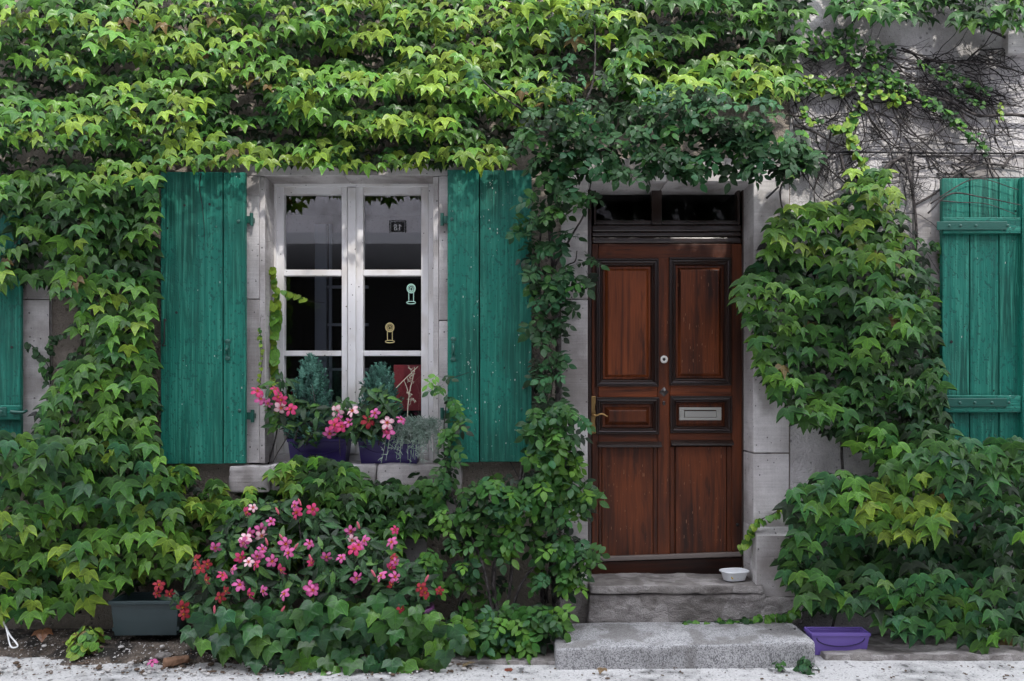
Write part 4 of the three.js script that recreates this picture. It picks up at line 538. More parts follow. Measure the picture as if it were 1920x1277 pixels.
// ------------------------------------------------------------------ roses
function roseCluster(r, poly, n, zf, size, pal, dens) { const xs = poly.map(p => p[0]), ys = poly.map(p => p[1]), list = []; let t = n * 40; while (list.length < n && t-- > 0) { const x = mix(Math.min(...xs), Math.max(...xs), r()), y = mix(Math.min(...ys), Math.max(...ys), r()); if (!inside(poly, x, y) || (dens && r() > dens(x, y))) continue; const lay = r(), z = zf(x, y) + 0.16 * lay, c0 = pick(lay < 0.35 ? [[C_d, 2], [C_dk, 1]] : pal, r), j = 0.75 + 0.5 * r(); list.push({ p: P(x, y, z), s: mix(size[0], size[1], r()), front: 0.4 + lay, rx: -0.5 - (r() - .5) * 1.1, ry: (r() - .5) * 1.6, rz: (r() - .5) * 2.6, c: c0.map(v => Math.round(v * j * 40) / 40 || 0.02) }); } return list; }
{
  const r = rng(83), root = thing('climbing_rose', 'dark climbing rose arching over the door top, its trunk rising between shutter and door', 'rose'), L = q => q.map(p => P(...p)), pal = [[C_bl, 2.4], [C_d, 1.4], [C_m, 0.8]];
  mesh('trunk', tube(L([[1046, 1200, .06], [1040, 1080, .07], [1036, 950, .07], [1044, 820, .06], [1048, 700, .06], [1044, 600, .07], [1038, 500, .07], [1030, 400, .10], [1040, 320, .14]]), 0.024, 0.013, 10, 50), M_bark, root);
  for (const [q, k] of [[[[1020, 1190, .05], [1012, 1000, .05], [1020, 800, .04], [1022, 640, .05], [1010, 500, .06], [1020, 380, .1]], 0.012], [[[1040, 500, .08], [1070, 445, .08], [1098, 395, .12], [1108, 340, .16]], 0.008], [[[1044, 560, .08], [1060, 500, .10], [1078, 490, .14], [1082, 470, .16]], 0.006], [[[1040, 330, .14], [1120, 285, .22], [1240, 262, .26], [1380, 270, .26], [1500, 282, .22]], 0.011], [[[1035, 340, .14], [1060, 260, .2], [1110, 160, .22], [1115, 20, .22]], 0.009], [[[1060, 300, .18], [1010, 230, .26], [920, 165, .30], [870, 110, .3]], 0.006], [[[1020, 640, .05], [1005, 690, .08], [1030, 720, .08], [1020, 760, .07]], 0.004], [[[1050, 720, .07], [1030, 680, .09], [1018, 640, .09], [1006, 650, .08]], 0.004], [[[1030, 420, .1], [1000, 420, .13], [985, 440, .15]], 0.005]]) mesh('branch', tube(L(q), k, k * 0.5, 7, q.length * 5), M_bark, root);
  for (let i = 0; i < 16; i++) mesh('branch', tube(wander(r, 1005 + r() * 48, 1180 - r() * 300, -1.57 + (r() - .5) * 0.2, 260 + r() * 380, 40, 0.32, 0.035 + r() * 0.03).filter((q, i) => i < 2 || q.x < X(1056)), 0.004 + r() * 0.007, 0.002, 5), r() < 0.6 ? M_bark : M_twig, root);
  const mid = roseCluster(r, [[1000, 590], [1052, 590], [1056, 760], [1004, 760]], 34, () => 0.04, [0.05, 0.07], pal);
  const a = roseCluster(r, [[965, 215], [1060, 190], [1200, 195], [1330, 205], [1450, 235], [1530, 262], [1520, 305], [1460, 325], [1330, 322], [1200, 318], [1110, 330], [1100, 370], [1040, 400], [995, 410], [1005, 330], [960, 270]], 400, (x, y) => 0.16 + 0.12 * fbm(x / 60, y / 40, 2), [0.055, 0.078], pal, (x, y) => y > 330 && x > 1100 ? 0.3 : 1), b = roseCluster(r, [[970, 400], [1060, 380], [1070, 440], [1110, 480], [1110, 540], [1070, 600], [1000, 640], [990, 560], [980, 500]], 74, () => 0.07, [0.06, 0.085], pal, (x, y) => x > 1062 && y < 470 ? 0.15 : x > 1070 && y > 560 ? 0.1 : 0.8), c = roseCluster(r, [[1075, 0], [1150, 0], [1180, 190], [1040, 200], [990, 190], [880, 130], [870, 110], [990, 165]], 34, () => 0.28, [0.045, 0.065], [[C_bl, 2], [C_m, 1.4]]), d = roseCluster(r, [[1190, 150], [1420, 170], [1480, 235], [1200, 215]], 60, () => 0.26, [0.05, 0.075], pal);
  plantLeaves(root, [...a, ...b, ...c, ...d, ...mid], G_rose, 'oval', r);
}
{
  const r = rng(89), root = thing('rose_bush', 'leafy rose bush standing between the right shutter and the foot of the door', 'rose'), L = q => q.map(p => P(...p)), pal = [[C_m, 2.4], [C_bl, 1.3], [C_b, 1.0]];
  for (const [q, k] of [[[[940, 1190, .22], [925, 1080, .2], [950, 980, .18], [975, 900, .15], [980, 860, .14]], 0.016], [[[945, 1190, .22], [960, 1060, .2], [962, 960, .18], [985, 880, .16], [1000, 800, .15]], 0.012], [[[930, 1190, .24], [905, 1060, .24], [880, 1000, .22], [850, 960, .2]], 0.010], [[[950, 1190, .24], [980, 1090, .24], [1030, 1040, .24], [1088, 1010, .22]], 0.009], [[[850, 1180, .25], [866, 1120, .26], [900, 1090, .26]], 0.005], [[[838, 1130, .25], [832, 1080, .26], [845, 1060, .26]], 0.005], [[[880, 1000, .2], [845, 920, .15], [832, 830, .14], [838, 740, .12]], 0.006], [[[985, 860, .15], [1030, 840, .15], [1060, 790, .14], [1075, 770, .14]], 0.007], [[[1050, 960, .15], [1080, 880, .16], [1095, 850, .16]], 0.005]]) mesh('branch', tube(L(q), k, k * 0.5, 7, q.length * 5), M_bark, root);
  const ring = (poly, n, z, s, d) => roseCluster(r, poly, n, () => z, s, pal, d);
  const ls = [...ring([[880, 880], [1000, 875], [1040, 1000], [1030, 1130], [870, 1140], [840, 1040]], 36, 0.06, [0.05, 0.075]), ...ring([[1000, 750], [1050, 740], [1085, 770], [1080, 830], [1110, 900], [1105, 950], [1060, 960], [1000, 900], [1010, 830], [990, 800]], 130, 0.12, [0.06, 0.085]), ...ring([[870, 890], [1000, 880], [1060, 940], [1050, 1060], [1000, 1020], [900, 1040], [820, 1010], [800, 960], [850, 940]], 115, 0.14, [0.06, 0.085]), ...ring([[800, 1020], [900, 1060], [860, 1100], [800, 1090], [770, 1050]], 34, 0.16, [0.055, 0.075]), ...ring([[1040, 1010], [1100, 1000], [1105, 1060], [1070, 1090], [1010, 1100]], 48, 0.18, [0.06, 0.08]), ...ring([[820, 700], [850, 720], [850, 840], [860, 900], [820, 930], [810, 860], [830, 780]], 40, 0.10, [0.05, 0.07]), ...ring([[860, 1140], [950, 1130], [1060, 1130], [1060, 1170], [1000, 1210], [930, 1230], [890, 1210], [870, 1180]], 110, 0.26, [0.06, 0.085])];
  plantLeaves(root, ls, G_rose, 'oval', r);
}

// ------------------------------------------------------------------ flowers
function flowerGeo(rim, mid, throat, seed) { // five twisted petals round a trumpet, facing +z
  const r = rng(seed), pos = [], col = [], idx = []; const petal = [[0.16, -0.10], [0.42, -0.30], [0.74, -0.34], [1.0, -0.10], [0.98, 0.12], [0.70, 0.30], [0.40, 0.22], [0.16, 0.10]];
  for (let k = 0; k < 5; k++) { const a = k / 5 * 6.2832 + (r() - .5) * 0.15, ca = Math.cos(a), sa = Math.sin(a), b = pos.length / 3, lift = 0.1 + 0.2 * r(); pos.push(ca * 0.55, sa * 0.55, 0.16); col.push(...mid); petal.forEach(([x, y], i) => { pos.push(ca * x - sa * y, sa * x + ca * y, 0.18 * Math.sin(x * 3) - lift * x * x * 0.9 + y * 0.22); col.push(...(x < 0.3 ? throat : x > 0.9 || Math.abs(y) > 0.28 ? rim : mid)); }); for (let i = 0; i < 8; i++) idx.push(b, b + 1 + i, b + 1 + (i + 1) % 8); }
  const g = new THREE.BufferGeometry(); g.setAttribute('position', new THREE.Float32BufferAttribute(pos, 3)); g.setAttribute('color', new THREE.Float32BufferAttribute(col, 3)); g.setAttribute('uv', new THREE.Float32BufferAttribute(new Float32Array(pos.length / 3 * 2), 2)); g.setIndex(idx); g.computeVertexNormals(); return g;
}
const M_petal = new THREE.MeshPhysicalMaterial({ vertexColors: true, roughness: 0.8, transmission: 0.2, thickness: 0, side: THREE.DoubleSide }), M_throat = flat(0.65, 0.28, 0.03, 0.6), M_calyx = flat(0.30, 0.10, 0.08, 0.7), G_throat = new THREE.ConeGeometry(0.17, 0.5, 8, 1, true).rotateX(-Math.PI / 2).translate(0, 0, -0.08), G_tube = new THREE.CylinderGeometry(0.06, 0.15, 1.0, 7).rotateX(-Math.PI / 2).translate(0, 0, -0.55);
const F_pink = [1, 2, 3].map(i => flowerGeo([0.55, 0.07, 0.27], [0.66, 0.16, 0.38], [0.42, 0.02, 0.12], i)), F_hot = [4, 5].map(i => flowerGeo([0.55, 0.02, 0.13], [0.62, 0.05, 0.18], [0.35, 0.01, 0.05], i)), F_pale = [6, 7].map(i => flowerGeo([0.78, 0.40, 0.48], [0.85, 0.66, 0.68], [0.7, 0.1, 0.2], i)), F_red = [8, 9].map(i => flowerGeo([0.24, 0.003, 0.014], [0.32, 0.006, 0.02], [0.12, 0.002, 0.006], i));
function flower(root, r, px, py, z, set, s = 0.044) { const f = mesh('flower', set[Math.floor(r() * set.length)], M_petal, root); f.position.copy(P(px, py, z)); f.rotation.set((r() - .6) * 1.3, (r() - .5) * 1.8, r() * 6.28, 'YXZ'); f.scale.setScalar(s * (0.72 + 0.35 * r())); mesh('throat', G_throat, M_throat, f); return f; }
function bud(root, r, px, py, z) { const g = new THREE.SphereGeometry(1, 7, 6).scale(0.007, 0.024, 0.007).rotateZ((r() - .5) * 1.2); const m = mesh('bud', g, flat(0.5, 0.10, 0.14, 0.6), root); m.position.copy(P(px, py, z)); }
function whorls(r, spots, n, size, pal, zf, spread) { const list = []; for (const [x, y] of spots) { const z = zf(x, y); for (let i = 0; i < n; i++) { const a = i / n * 6.28 + r(), c0 = pick(pal, r), j = 0.75 + 0.5 * r(); list.push({ p: P(x + Math.cos(a) * spread * r(), y + Math.sin(a) * spread * 0.8 * r(), z + r() * 0.05), s: mix(size[0], size[1], r()), front: 1 + r(), rx: -0.55 - (r() - .5) * 0.8, ry: (r() - .5) * 0.8, rz: a + Math.PI / 2 + (r() - .5) * 0.8, c: c0.map(v => Math.round(v * j * 40) / 40 || 0.02) }); } } return list; }
const greens = [[[0.035, 0.105, 0.035], 2], [[0.06, 0.165, 0.055], 1.5], [[0.12, 0.28, 0.06], 1.0], [[0.02, 0.06, 0.02], 1.4]];
{
  const r = rng(97), root = thing('flowering_shrub', 'tall bushy shrub with pink and red trumpet flowers below the window', 'flowering plant'), zf = (x, y) => 0.24 + 0.24 * sstep(950, 1090, y) + 0.04 * r(); const spots = [];
  const blob = [[430, 990], [470, 950], [560, 940], [600, 960], [650, 985], [700, 1000], [740, 1040], [800, 1085], [770, 1140], [700, 1110], [600, 1130], [480, 1130], [400, 1130], [335, 1150], [320, 1110], [350, 1060], [400, 1050]]; while (spots.length < 150) { const x = mix(320, 810, r()), y = mix(938, 1150, r()); if (inside(blob, x, y)) spots.push([x, y]); }
  for (const [x, y, tx] of [[470, 960, 520], [555, 945, 570], [590, 945, 585], [660, 995, 610], [720, 1060, 640], [800, 1095, 650], [440, 1060, 530], [370, 1080, 500], [320, 1110, 480], [520, 1040, 550], [600, 1040, 580]]) mesh('stem', tube([P(tx, 1190, 0.34), P((x + tx) / 2 + 8, (y + 1190) / 2, 0.34), P(x, y, zf(x, y))], 0.007, 0.003, 6, 12), M_bark, root);
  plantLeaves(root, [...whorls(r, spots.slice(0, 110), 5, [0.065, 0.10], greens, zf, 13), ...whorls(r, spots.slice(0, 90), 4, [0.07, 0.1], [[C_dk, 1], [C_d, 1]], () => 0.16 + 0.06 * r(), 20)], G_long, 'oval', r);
  const zz = (x, y) => zf(x, y) + 0.075;
  for (const [x, y] of [[553, 948], [508, 978], [489, 993], [457, 1018], [492, 1030], [488, 1042], [535, 1020], [541, 1037], [437, 1068], [612, 1044], [640, 1046], [657, 996], [684, 1014], [672, 1022], [583, 1103], [715, 1080], [740, 1082], [668, 1083], [449, 1097], [470, 1000]]) flower(root, r, x, y, zz(x, y), F_pink, 0.040); for (let i = 0; i < 14; i++) { const [x, y] = [mix(400, 790, r()), mix(985, 1120, r())]; flower(root, r, x, y, zz(x, y), r() < 0.8 ? F_pink : F_hot, 0.036); }
  for (const [x, y] of [[463, 961], [556, 962], [586, 955], [480, 1059], [528, 1068], [664, 1030], [733, 1064]]) flower(root, r, x, y, zz(x, y), F_hot, 0.039); for (const [x, y] of [[474, 952], [490, 1004], [466, 1054], [661, 1013], [460, 1010]]) flower(root, r, x, y, zz(x, y), F_pale, 0.038);
  for (const [x, y] of [[368, 1050], [388, 1058], [374, 1066], [388, 1087], [424, 1108], [413, 1120], [298, 1097], [295, 1113], [318, 1113], [343, 1138], [345, 1152], [737, 1047], [790, 1103], [796, 1112], [824, 1108], [752, 1140], [733, 1096]]) flower(root, r, x, y, zz(x, y), F_red, 0.036);
  for (const [x, y] of [[672, 985], [528, 1008], [562, 942], [520, 958], [500, 1016], [555, 1025], [735, 1025], [800, 1085], [582, 1047], [530, 1143], [402, 1143], [700, 1075]]) bud(root, r, x, y, zz(x, y));
}

// ------------------------------------------------------------------ troughs
function trough(name, label, x0, x1, yt, yb, z, depth, m, lip, arc, fill, group_) { // px at the front face
  const a = X(x0, z), b = X(x1, z), t = Y(yt, z), u = Y(yb, z), W = b - a, H = t - u, root = thing(name, label, 'planter', [(a + b) / 2, u, z - depth / 2]), wall = 0.006, tap = 0.03;
  const panelG = (w0, w1, h, th) => { const sh = new THREE.Shape([[-w0 / 2, 0], [w0 / 2, 0], [w1 / 2, h], [-w1 / 2, h]].map(q => new THREE.Vector2(...q))); return new THREE.ExtrudeGeometry(sh, { depth: th, bevelEnabled: true, bevelSize: 0.002, bevelThickness: 0.002, bevelSegments: 2 }); };
  const ang = Math.atan2(tap * 0.5, H), f = panelG(W - tap, W, H, wall); f.rotateX(ang); f.translate(0, 0, depth / 2 - tap * 0.5 - wall); const k = panelG(W - tap, W, H, wall); k.rotateX(-ang); k.translate(0, 0, -depth / 2 + tap * 0.5);
  const e = [-1, 1].map(s => { const g = panelG(depth - tap, depth - 0.01, H, wall); g.rotateY(Math.PI / 2); g.rotateZ(-s * ang); g.translate(s * (W / 2 - tap / 2) - (s > 0 ? wall : 0), 0, 0); return g; }), bt = blk(-W / 2 + tap * 0.6, W / 2 - tap * 0.6, 0.004, 0.012, -depth / 2 + tap * 0.6, depth / 2 - tap * 0.6, 0.002);
  mesh('body', [f, k, ...e, bt].map(g => uvWorld(g)), m, root);
  const L = lip, rim = [blk(-W / 2 - L, W / 2 + L, H - 0.010, H + 0.012, depth / 2 - 0.004, depth / 2 + L, 0.006), blk(-W / 2 - L, W / 2 + L, H - 0.010, H + 0.012, -depth / 2 - L, -depth / 2 + 0.004, 0.006), blk(-W / 2 - L, -W / 2 + 0.004, H - 0.011, H + 0.011, -depth / 2, depth / 2, 0.006), blk(W / 2 - 0.004, W / 2 + L, H - 0.011, H + 0.011, -depth / 2, depth / 2, 0.006)]; mesh('rim', rim, m, root);
  if (arc) { const q = []; for (let i = 0; i <= 16; i++) { const th = i / 16 * Math.PI; q.push(new THREE.Vector3(-Math.cos(th) * W * 0.42, H * 0.84 - Math.sin(th) * H * 0.42, depth / 2 - tap * 0.5 * (1 - (0.84 - 0.42 * Math.sin(th))) + 0.003)); } mesh('moulded_arc', tube(q, 0.0032, 0.0032, 6, 40), arc, root); }
  if (fill) { const g = new THREE.PlaneGeometry(W - 0.02, depth - 0.02, 24, 8); g.rotateX(-Math.PI / 2); const p = g.attributes.position; for (let i = 0; i < p.count; i++) p.setY(i, H * fill + 0.02 * (fbm(p.getX(i) * 20, p.getZ(i) * 20, 3) - .5)); g.computeVertexNormals(); mesh('soil', g, M_dirt, root); }
  return root;
}
{
  const sz = -0.02, P1 = trough('window_box', 'left purple window box on the sill with dark soil', 540, 650, 826, 869, 0.0, 0.15, M_purpleDeep, 0.008, M_purpleDeep, 0.82), P2 = trough('window_box', 'right purple window box on the sill, partly hidden by grey trailing leaves', 672, 785, 826, 869, 0.0, 0.15, M_purpleDeep, 0.008, M_purpleDeep, 0.82);
  const g = trough('planter_trough', 'empty dark green plastic trough on the soil at the left', 208, 332, 1130, 1192, 0.28, 0.20, flat(0.030, 0.052, 0.056, 0.38, { bumpMap: T_rough.bump, bumpScale: 0.001 }), 0.014, null, 0.55); g.rotation.y = 0.03;
  const foot = blk(-0.19, 0.19, 0.022, 0.045, 0.075, 0.088, 0.004); mesh('ridge', foot, g.children[0].material, g);
  trough('planter_trough', 'small purple plastic trough on the ground right of the granite step', 1523, 1630, 1190, 1229, 0.33, 0.11, M_purple, 0.008, flat(0.03, 0.018, 0.09, 0.6), 0.8);
  // round purple pot behind the broad ivy
  const v = P(790, 1200, 0.26), pot = thing('flower_pot', 'round dull purple pot mostly hidden behind the broad ivy, its right side showing', 'flower pot', [v.x - 0.07, 0, v.z]);
  mesh('body', new THREE.LatheGeometry([[0, 0.02], [0.10, 0.02], [0.135, 0.24], [0.145, 0.245], [0.145, 0.27], [0.128, 0.27], [0.12, 0.22], [0, 0.22]].map(q => new THREE.Vector2(...q)), 32), flat(0.16, 0.05, 0.15, 0.5), pot);
}

// ------------------------------------------------------------------ plants in the window boxes
function conifer(px, label, seed, top) {
  const r = rng(seed), b = P(px, 838, -0.06), h = Y(top, -0.06) - b.y, root = thing('dwarf_conifer', label, 'conifer', [b.x, b.y, b.z]); mesh('trunk', tube([new THREE.Vector3(0, -0.03, 0), new THREE.Vector3(0.004, h * 0.5, 0), new THREE.Vector3(0, h * 0.9, 0)], 0.012, 0.004, 7), M_bark, root);
  const sprayG = (() => { const l = []; for (let i = 0; i < 7; i++) { const t = i / 7; for (const s of [-1, 1]) { const g = new THREE.ConeGeometry(0.075, 0.44 * (1 - t * 0.55), 4, 1); g.translate(0, 0.22 * (1 - t * .55), 0); g.scale(1, 1, 0.6); g.rotateZ(s * (1.0 - t * 0.35)); g.rotateY((i % 3 - 1) * 0.5); g.translate(0, t * 0.9, 0); l.push(strip(g)); } } const g = new THREE.ConeGeometry(0.06, 0.95, 4, 1); g.translate(0, 0.48, 0); l.push(strip(g)); return mergeGeometries(l); })();
  const mm = [[0.05, 0.15, 0.11], [0.075, 0.21, 0.155], [0.03, 0.09, 0.07], [0.12, 0.29, 0.22]].map(c => flat(...c, 0.75)); const all = []; for (let i = 0; i < 300; i++) { const t = Math.pow(i / 300, 0.8), a = i * 2.399, R = 0.155 * Math.pow(1 - t, 0.55) * Math.min(1, 0.55 + t * 3) * (0.65 + 0.5 * r()), s = mesh('spray', sprayG, mm[Math.floor(r() * 4)], root); s.position.set(Math.cos(a) * R, h * t * 0.93, Math.sin(a) * R); const o = 0.85 * (1 - t) + 0.25; s.rotation.set(0, -a + Math.PI / 2, 0, 'YXZ'); s.rotateX(o + (r() - .5) * 0.9); s.rotateY((r() - .5) * 1.2); s.scale.setScalar(0.05 + 0.03 * r()); }
}
conifer(583, 'bluish dwarf conifer in the left purple window box', 111, 668); conifer(713, 'bluish dwarf conifer in the right purple window box, before the red board', 117, 684);
{
  const r = rng(121), zf = () => 0.03 + 0.08 * r();
  const pl = (label, blob, nf, fl, st) => { const root = thing('flowering_plant', label, 'flowering plant'), spots = [], xs = blob.map(q => q[0]), ys = blob.map(q => q[1]); while (spots.length < nf) { const x = mix(Math.min(...xs), Math.max(...xs), r()), y = mix(Math.min(...ys), Math.max(...ys), r()); if (inside(blob, x, y)) spots.push([x, y]); } for (const q of st) mesh('stem', tube(q.map(p => P(...p)), 0.004, 0.002, 5, 14), M_bark, root); plantLeaves(root, whorls(r, spots, 5, [0.055, 0.085], greens, zf, 10), G_long, 'oval', r); for (const [x, y, s] of fl) flower(root, r, x, y, 0.14 + 0.03 * r(), { p: F_pink, h: F_hot, w: F_pale, r: F_red }[s], 0.043); return root; };
  pl('flowering plant with crimson trumpet blooms at the left end of the window boxes', [[500, 725], [530, 712], [556, 725], [580, 745], [610, 790], [575, 830], [520, 800]], 22, [[482, 734, 'h'], [516, 730, 'h'], [521, 744, 'h'], [488, 748, 'p'], [503, 756, 'p'], [528, 750, 'h'], [527, 764, 'w'], [545, 768, 'h']], [[[560, 835, 0], [545, 790, .08], [520, 745, .1]], [[575, 835, 0], [590, 760, .05], [585, 720, .05]], [[545, 800, .06], [538, 820, .09], [520, 850, .1], [512, 866, .09]], [[552, 826, .08], [562, 800, .09], [590, 788, .09]]]);
  pl('flowering plant with pale pink and rose blooms between the two purple window boxes', [[620, 770], [645, 750], [670, 760], [690, 790], [680, 820], [660, 830], [640, 800]], 30, [[632, 772, 'w'], [636, 784, 'p'], [628, 797, 'h'], [640, 800, 'h'], [654, 792, 'p'], [618, 812, 'p'], [661, 771, 'w']], [[[650, 835, 0], [650, 790, .06], [640, 775, .1]], [[636, 812, .1], [637, 840, .1], [638, 856, .1]]]);
  pl('flowering plant with pink blooms in the right purple window box', [[676, 735], [700, 720], [735, 770], [740, 800], [700, 830], [680, 800]], 26, [[703, 775, 'p'], [690, 790, 'r'], [726, 793, 'w'], [722, 806, 'h'], [728, 812, 'p'], [752, 787, 'p']], [[[710, 835, 0], [715, 780, .06], [705, 740, .08]], [[726, 810, .1], [721, 835, .1], [720, 850, .1]], [[740, 800, .06], [752, 787, .1]]]);
  // grey trailing plant
  const root = thing('trailing_plant', 'silvery grey trailing plant spilling over the right end of the window boxes', 'plant'), ms = [flat(0.22, 0.31, 0.25, 0.9), flat(0.30, 0.37, 0.32, 0.9)]; 
  for (let i = 0; i < 64; i++) { const x0 = 778 + (r() - .5) * 50, x1 = x0 + (r() - .5) * 90, y1 = 790 + r() * 85, a = P(x0, 832, 0.02), b = P((x0 + x1) / 2, 800 - r() * 15, 0.08), c = P(x1, y1, 0.12), cv = new THREE.CatmullRomCurve3([a, b, c]), l = [tube([a, b, c], 0.0022, 0.0012, 4, 10)]; for (let k = 2; k < 16; k++) { const p = cv.getPoint(k / 16); for (let s = 0; s < 2; s++) { const d = new THREE.Vector3(r() - .5, r() - .35, r() * 0.6).normalize().multiplyScalar(0.022 + 0.014 * r()); l.push(tube([p, p.clone().add(d.clone().multiplyScalar(0.5)).add(new THREE.Vector3(0, 0.003, 0)), p.clone().add(d)], 0.0026, 0.001, 4, 2)); } } mesh('shoot', l, ms[i % 2], root); }
  const dry = thing('dry_stalk', 'pale dried stalk with a broken stem standing before the lower right pane', 'dead plant'), Mdry = flat(0.55, 0.48, 0.38, 0.9), L = q => q.map(p => P(...p)), l = [];
  mesh('stem', tube(L([[768, 830, .02], [764, 780, .04], [768, 735, .04], [776, 700, .04], [777, 688, .04]]), 0.0035, 0.002, 5, 20), Mdry, dry); mesh('stem', tube(L([[743, 727, .03], [760, 710, .04], [784, 687, .05]]), 0.003, 0.002, 5, 8), Mdry, dry); mesh('stem', tube(L([[768, 745, .04], [762, 725, .05], [757, 712, .05]]), 0.0025, 0.0015, 5, 8), Mdry, dry); for (let i = 0; i < 26; i++) { const y = mix(690, 760, r()), x = 771 + (r() - .5) * 14; l.push(tube([P(x, y, .04), P(x + (r() - .5) * 10, y - 4, .05), P(x + (r() - .5) * 14, y - 8 * r(), .06)], 0.0022, 0.001, 4, 4)); } mesh('twig_mass', l, Mdry, dry).userData.kind = 'stuff';
}

// ------------------------------------------------------------------ small things on the ground
{ // tub on the threshold
  const v = P(1380, 1088, 0.01), root = thing('plastic_tub', 'white plastic food tub with a printed side, standing on the door threshold', 'tub', [v.x, Y(1112, 0.06) + 0.056, -0.03]); const oval = (a, b, rr) => { const s = new THREE.Shape(); for (let i = 0; i <= 40; i++) { const t = i / 40 * 6.2832, c = Math.cos(t), n = Math.sin(t), x = a * Math.sign(c) * Math.abs(c) ** rr, y = b * Math.sign(n) * Math.abs(n) ** rr; i ? s.lineTo(x, y) : s.moveTo(x, y); } return s; };
  const ring = (y, a, b) => { const o = []; for (let i = 0; i < 40; i++) { const t = i / 40 * 6.2832, c = Math.cos(t), n = Math.sin(t); o.push([a * Math.sign(c) * Math.abs(c) ** 0.7, y, b * Math.sign(n) * Math.abs(n) ** 0.7]); } return o; };
  const loft = (rings, us) => { const p = [], ix = [], uv = []; rings.forEach((q, k) => q.forEach((a, i) => { p.push(...a); uv.push(i / 40, k); })); for (let k = 0; k + 1 < rings.length; k++) for (let i = 0; i < 40; i++) { const a = k * 40 + i, b = k * 40 + (i + 1) % 40; ix.push(a, a + 40, b, b, a + 40, b + 40); } const g = new THREE.BufferGeometry(); g.setAttribute('position', new THREE.Float32BufferAttribute(p, 3)); g.setAttribute('uv', new THREE.Float32BufferAttribute(uv, 2)); g.setIndex(ix); g.computeVertexNormals(); return g; };
  const Mp = flat(0.80, 0.82, 0.84, 0.3, { side: THREE.DoubleSide }); mesh('body', loft([ring(0.002, 0.001, 0.001), ring(0.002, 0.058, 0.040), ring(0.004, 0.064, 0.046), ring(0.058, 0.080, 0.060), ring(0.058, 0.078, 0.058), ring(0.008, 0.059, 0.041), ring(0.008, 0.001, 0.001)]), Mp, root); mesh('rim', loft([ring(0.052, 0.081, 0.061), ring(0.054, 0.087, 0.067), ring(0.061, 0.087, 0.067), ring(0.063, 0.082, 0.062), ring(0.057, 0.078, 0.058)]), Mp, root);
  const q = [[-0.052, 0.018, 0.0493], [-0.03, 0.018, 0.0505], [0.0, 0.018, 0.051]].map(a => a); const cols = [[0.75, 0.55, 0.08], [0.12, 0.25, 0.5], [0.7, 0.3, 0.25]]; cols.forEach((c, k) => { const g = new THREE.SphereGeometry(0.009, 10, 8); g.scale(1, 1.2, 0.12); g.translate(-0.040 + k * 0.018, 0.030 + 0.006 * (k % 2), 0.0475 + k * 0.0012); mesh('print_patch', g, flat(...c, 0.4), root); }); root.rotation.y = 0.28;
}
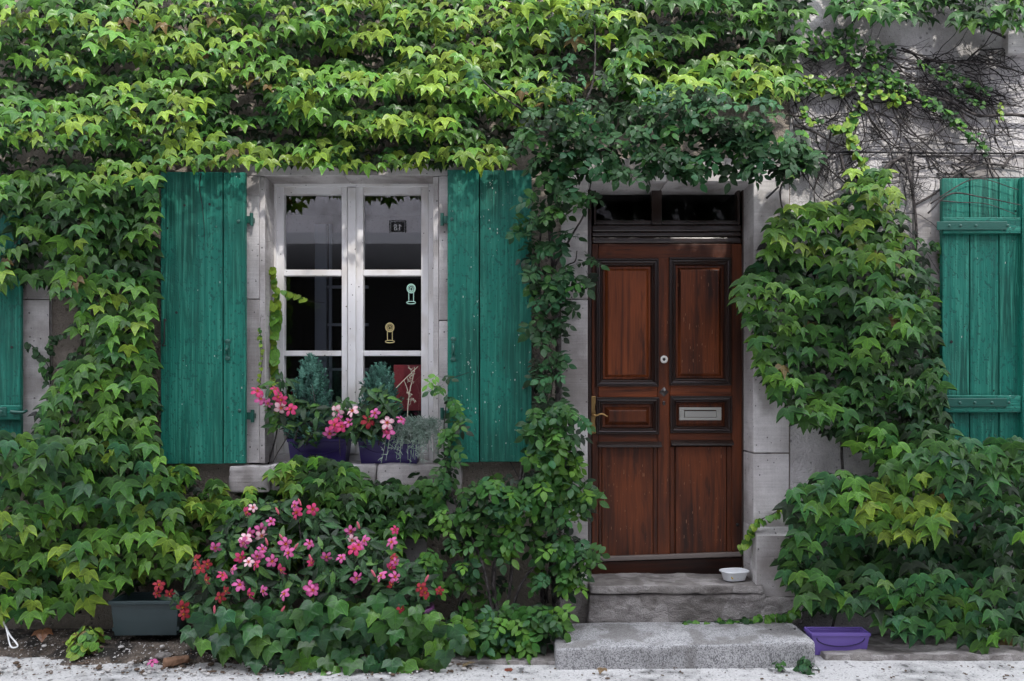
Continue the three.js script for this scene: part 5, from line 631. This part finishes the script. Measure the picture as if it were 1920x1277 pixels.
{ // yellowing plant clump, weeds by the step, fallen things
  const r = rng(131); const clump = (name, label, px, py, z, n, rad, size, pal, geos, kind) => { const c = P(px, py, z), root = thing(name, label, 'plant', [c.x, c.y, c.z]); const list = []; for (let i = 0; i < n; i++) { const a = r() * 6.28, e = r() * 1.5, d = rad * (0.35 + 0.75 * r()), c0 = pick(pal, r), j = 0.8 + 0.4 * r(); list.push({ p: new THREE.Vector3(Math.cos(a) * Math.cos(e) * d, Math.sin(e) * d * 1.2, Math.sin(a) * Math.cos(e) * d), s: mix(size[0], size[1], r()), front: 1 + Math.sin(a), rx: -0.5 - r() * 0.6, ry: Math.atan2(Math.cos(a), Math.sin(a)) * 0.7, rz: (r() - .5) * 1.6, c: c0.map(v => Math.round(v * j * 40) / 40 || 0.02) }); } plantLeaves(root, list, geos, kind, r); for (let i = 0; i < 7; i++) { const a = r() * 6.28; mesh('stem', tube([new THREE.Vector3(0, 0, 0), new THREE.Vector3(Math.cos(a) * rad * 0.4, rad * 0.6, Math.sin(a) * rad * 0.4)], 0.003, 0.002, 4, 3), M_bark, root); } };
  clump('small_plant', 'yellowish clump of small leaves on the soil left of the dark green trough', 165, 1218, 0.33, 110, 0.105, [0.03, 0.055], [[C_y, 1.5], [C_b, 1.3], [C_br, 0.6], [C_m, 0.8]], G_heart, 'oval'); clump('weed', 'blue-green weed rosette at the right foot of the granite step', 1515, 1262, 0.58, 60, 0.065, [0.024, 0.038], [[C_bl, 2], [C_d, 1]], G_heart, 'oval'); clump('weed', 'tiny weed in the joint before the granite step, left of the rosette', 1462, 1252, 0.58, 16, 0.035, [0.018, 0.03], [[C_m, 1], [C_d, 1]], G_heart, 'oval'); clump('small_plant', 'sparse low plant on the soil under the rose bush', 850, 1190, 0.28, 90, 0.10, [0.028, 0.045], [[C_bl, 1.4], [C_d, 1.6]], G_heart, 'oval');
  const dead = (label, px, py, z, s, c, group_) => { const g = thing('fallen_leaf', label, 'leaf', P(px, py, z).toArray(), 'fallen dry leaves'); const m = mesh('blade', G_broad[Math.floor(r() * 6)], leafMat('broad', c), g); m.rotation.set(-1.2 + (r() - .5) * 0.9, r() * 6, 0, 'YXZ'); m.scale.setScalar(s); m.position.y = 0.025; return g; };
  dead('pale brown curled leaf lying before the foot of the rose bush', 882, 1252, 0.52, 0.06, [0.42, 0.30, 0.18]); dead('reddish fallen leaf near the left corner of the granite step', 955, 1262, 0.55, 0.04, [0.38, 0.10, 0.06]); dead('brown dry leaf on the soil under the left ivy', 80, 1190, 0.3, 0.07, [0.30, 0.12, 0.06]); dead('dry leaf on the road before the granite step', 1130, 1262, 0.62, 0.04, [0.35, 0.22, 0.12]); dead('thin dark leaf on the road right of the weed rosette', 1668, 1262, 0.5, 0.05, [0.18, 0.14, 0.12]);
  { const fl = thing('fallen_flower', 'pink flower fallen on the gravel before the dark green trough', 'flower', P(286, 1247, 0.55).toArray()), m = mesh('petals', F_pink[0], M_petal, fl); m.scale.setScalar(0.03); m.rotation.x = -1.1; m.position.y = 0.016; }
  { const v = P(330, 1252, 0.5), w = thing('wood_scrap', 'split orange-brown scrap of wood on the gravel beside the flowering shrub', 'wood', [v.x, 0.03, v.z]); const g = worn(-0.065, 0.065, -0.02, 0.022, -0.03, 0.03, [24, 6, 8], 0.016, 26, 3); mesh('chunk', g, flat(0.20, 0.11, 0.065, 0.9, { bumpMap: M_oak.bumpMap, bumpScale: 0.004 }), w); w.rotation.set(0, 0.3, 0.1); }
  { const s = thing('plastic_strap', 'thin white plastic strap bent in a loop at the lower left', 'strap'); mesh('band', tube([P(6, 1166, 0.3), P(18, 1190, 0.34), P(33, 1212, 0.4), P(22, 1214, 0.4), P(12, 1180, 0.36)], 0.005, 0.004, 6, 24), flat(0.75, 0.75, 0.75, 0.4), s); }
  // pebbles and litter: nobody could count them
  const peb = [], lit = [], base = new THREE.IcosahedronGeometry(1, 1); for (let i = 0; i < 900; i++) { const x = mix(-3.1, -0.25, r()), z = mix(0.28, 0.66, Math.pow(r(), 0.8)); const s = 0.003 + 0.009 * Math.pow(r(), 4), g = base.clone(); g.scale(s * (0.8 + r()), s * 0.7, s * (0.8 + r())); g.rotateY(r() * 6); g.translate(x, 0.008 + s * 0.4 + 0.06 * sstep(0.5, 0.3, z), z); (r() < 0.55 ? peb : lit).push(strip(g)); }
  for (let i = 0; i < 260; i++) { const x = mix(-3.1, 3, Math.pow(r(), 1.3)), z = mix(0.5, 0.72, r()), s = 0.008 + 0.012 * r(), g = new THREE.PlaneGeometry(s, s * 0.5, 2, 1); g.rotateX(-1.2 + r() * 0.6); g.rotateY(r() * 6); g.translate(x, 0.008, z); lit.push(strip(g)); }
  const m1 = mesh('pebbles', peb, flat(0.42, 0.40, 0.38, 0.9), scene); m1.userData = { kind: 'stuff', label: 'loose pale pebbles scattered over the dark soil', category: 'gravel' }; const m2 = mesh('litter', lit, flat(0.09, 0.06, 0.04, 0.95, { side: THREE.DoubleSide }), scene); m2.userData = { kind: 'stuff', label: 'dark crumbs and dry leaf litter along the foot of the wall', category: 'litter' };
  for (const [px, py, s, seed] of [[306, 1240, 0.034, 1]]) { const g = new THREE.IcosahedronGeometry(s, 4); const p = g.attributes.position; for (let i = 0; i < p.count; i++) { const x = p.getX(i), y = p.getY(i), z = p.getZ(i), k = 0.7 + 0.6 * fbm(x / s * 1.3 + seed * 9, y / s * 1.3 + z / s, 3); p.setXYZ(i, x * k * 1.3, y * k * 0.55, z * k); } g.computeVertexNormals(); const v = P(px, py, 0.42), m = mesh('stone', smoothSame(uvWorld(g)), M_rough, scene); m.position.set(v.x, 0.035, 0.42); m.userData = { label: ['pale pebble beside the scrap of wood', 'flat grey stone at the lower left corner by the strap', 'grey stone lying against the left end of the granite step', 'grey stone left of the yellowish clump', 'grey stone between the trough and the broad ivy'][seed - 1], category: 'stone' }; }
}
renderer.render(scene, camera);
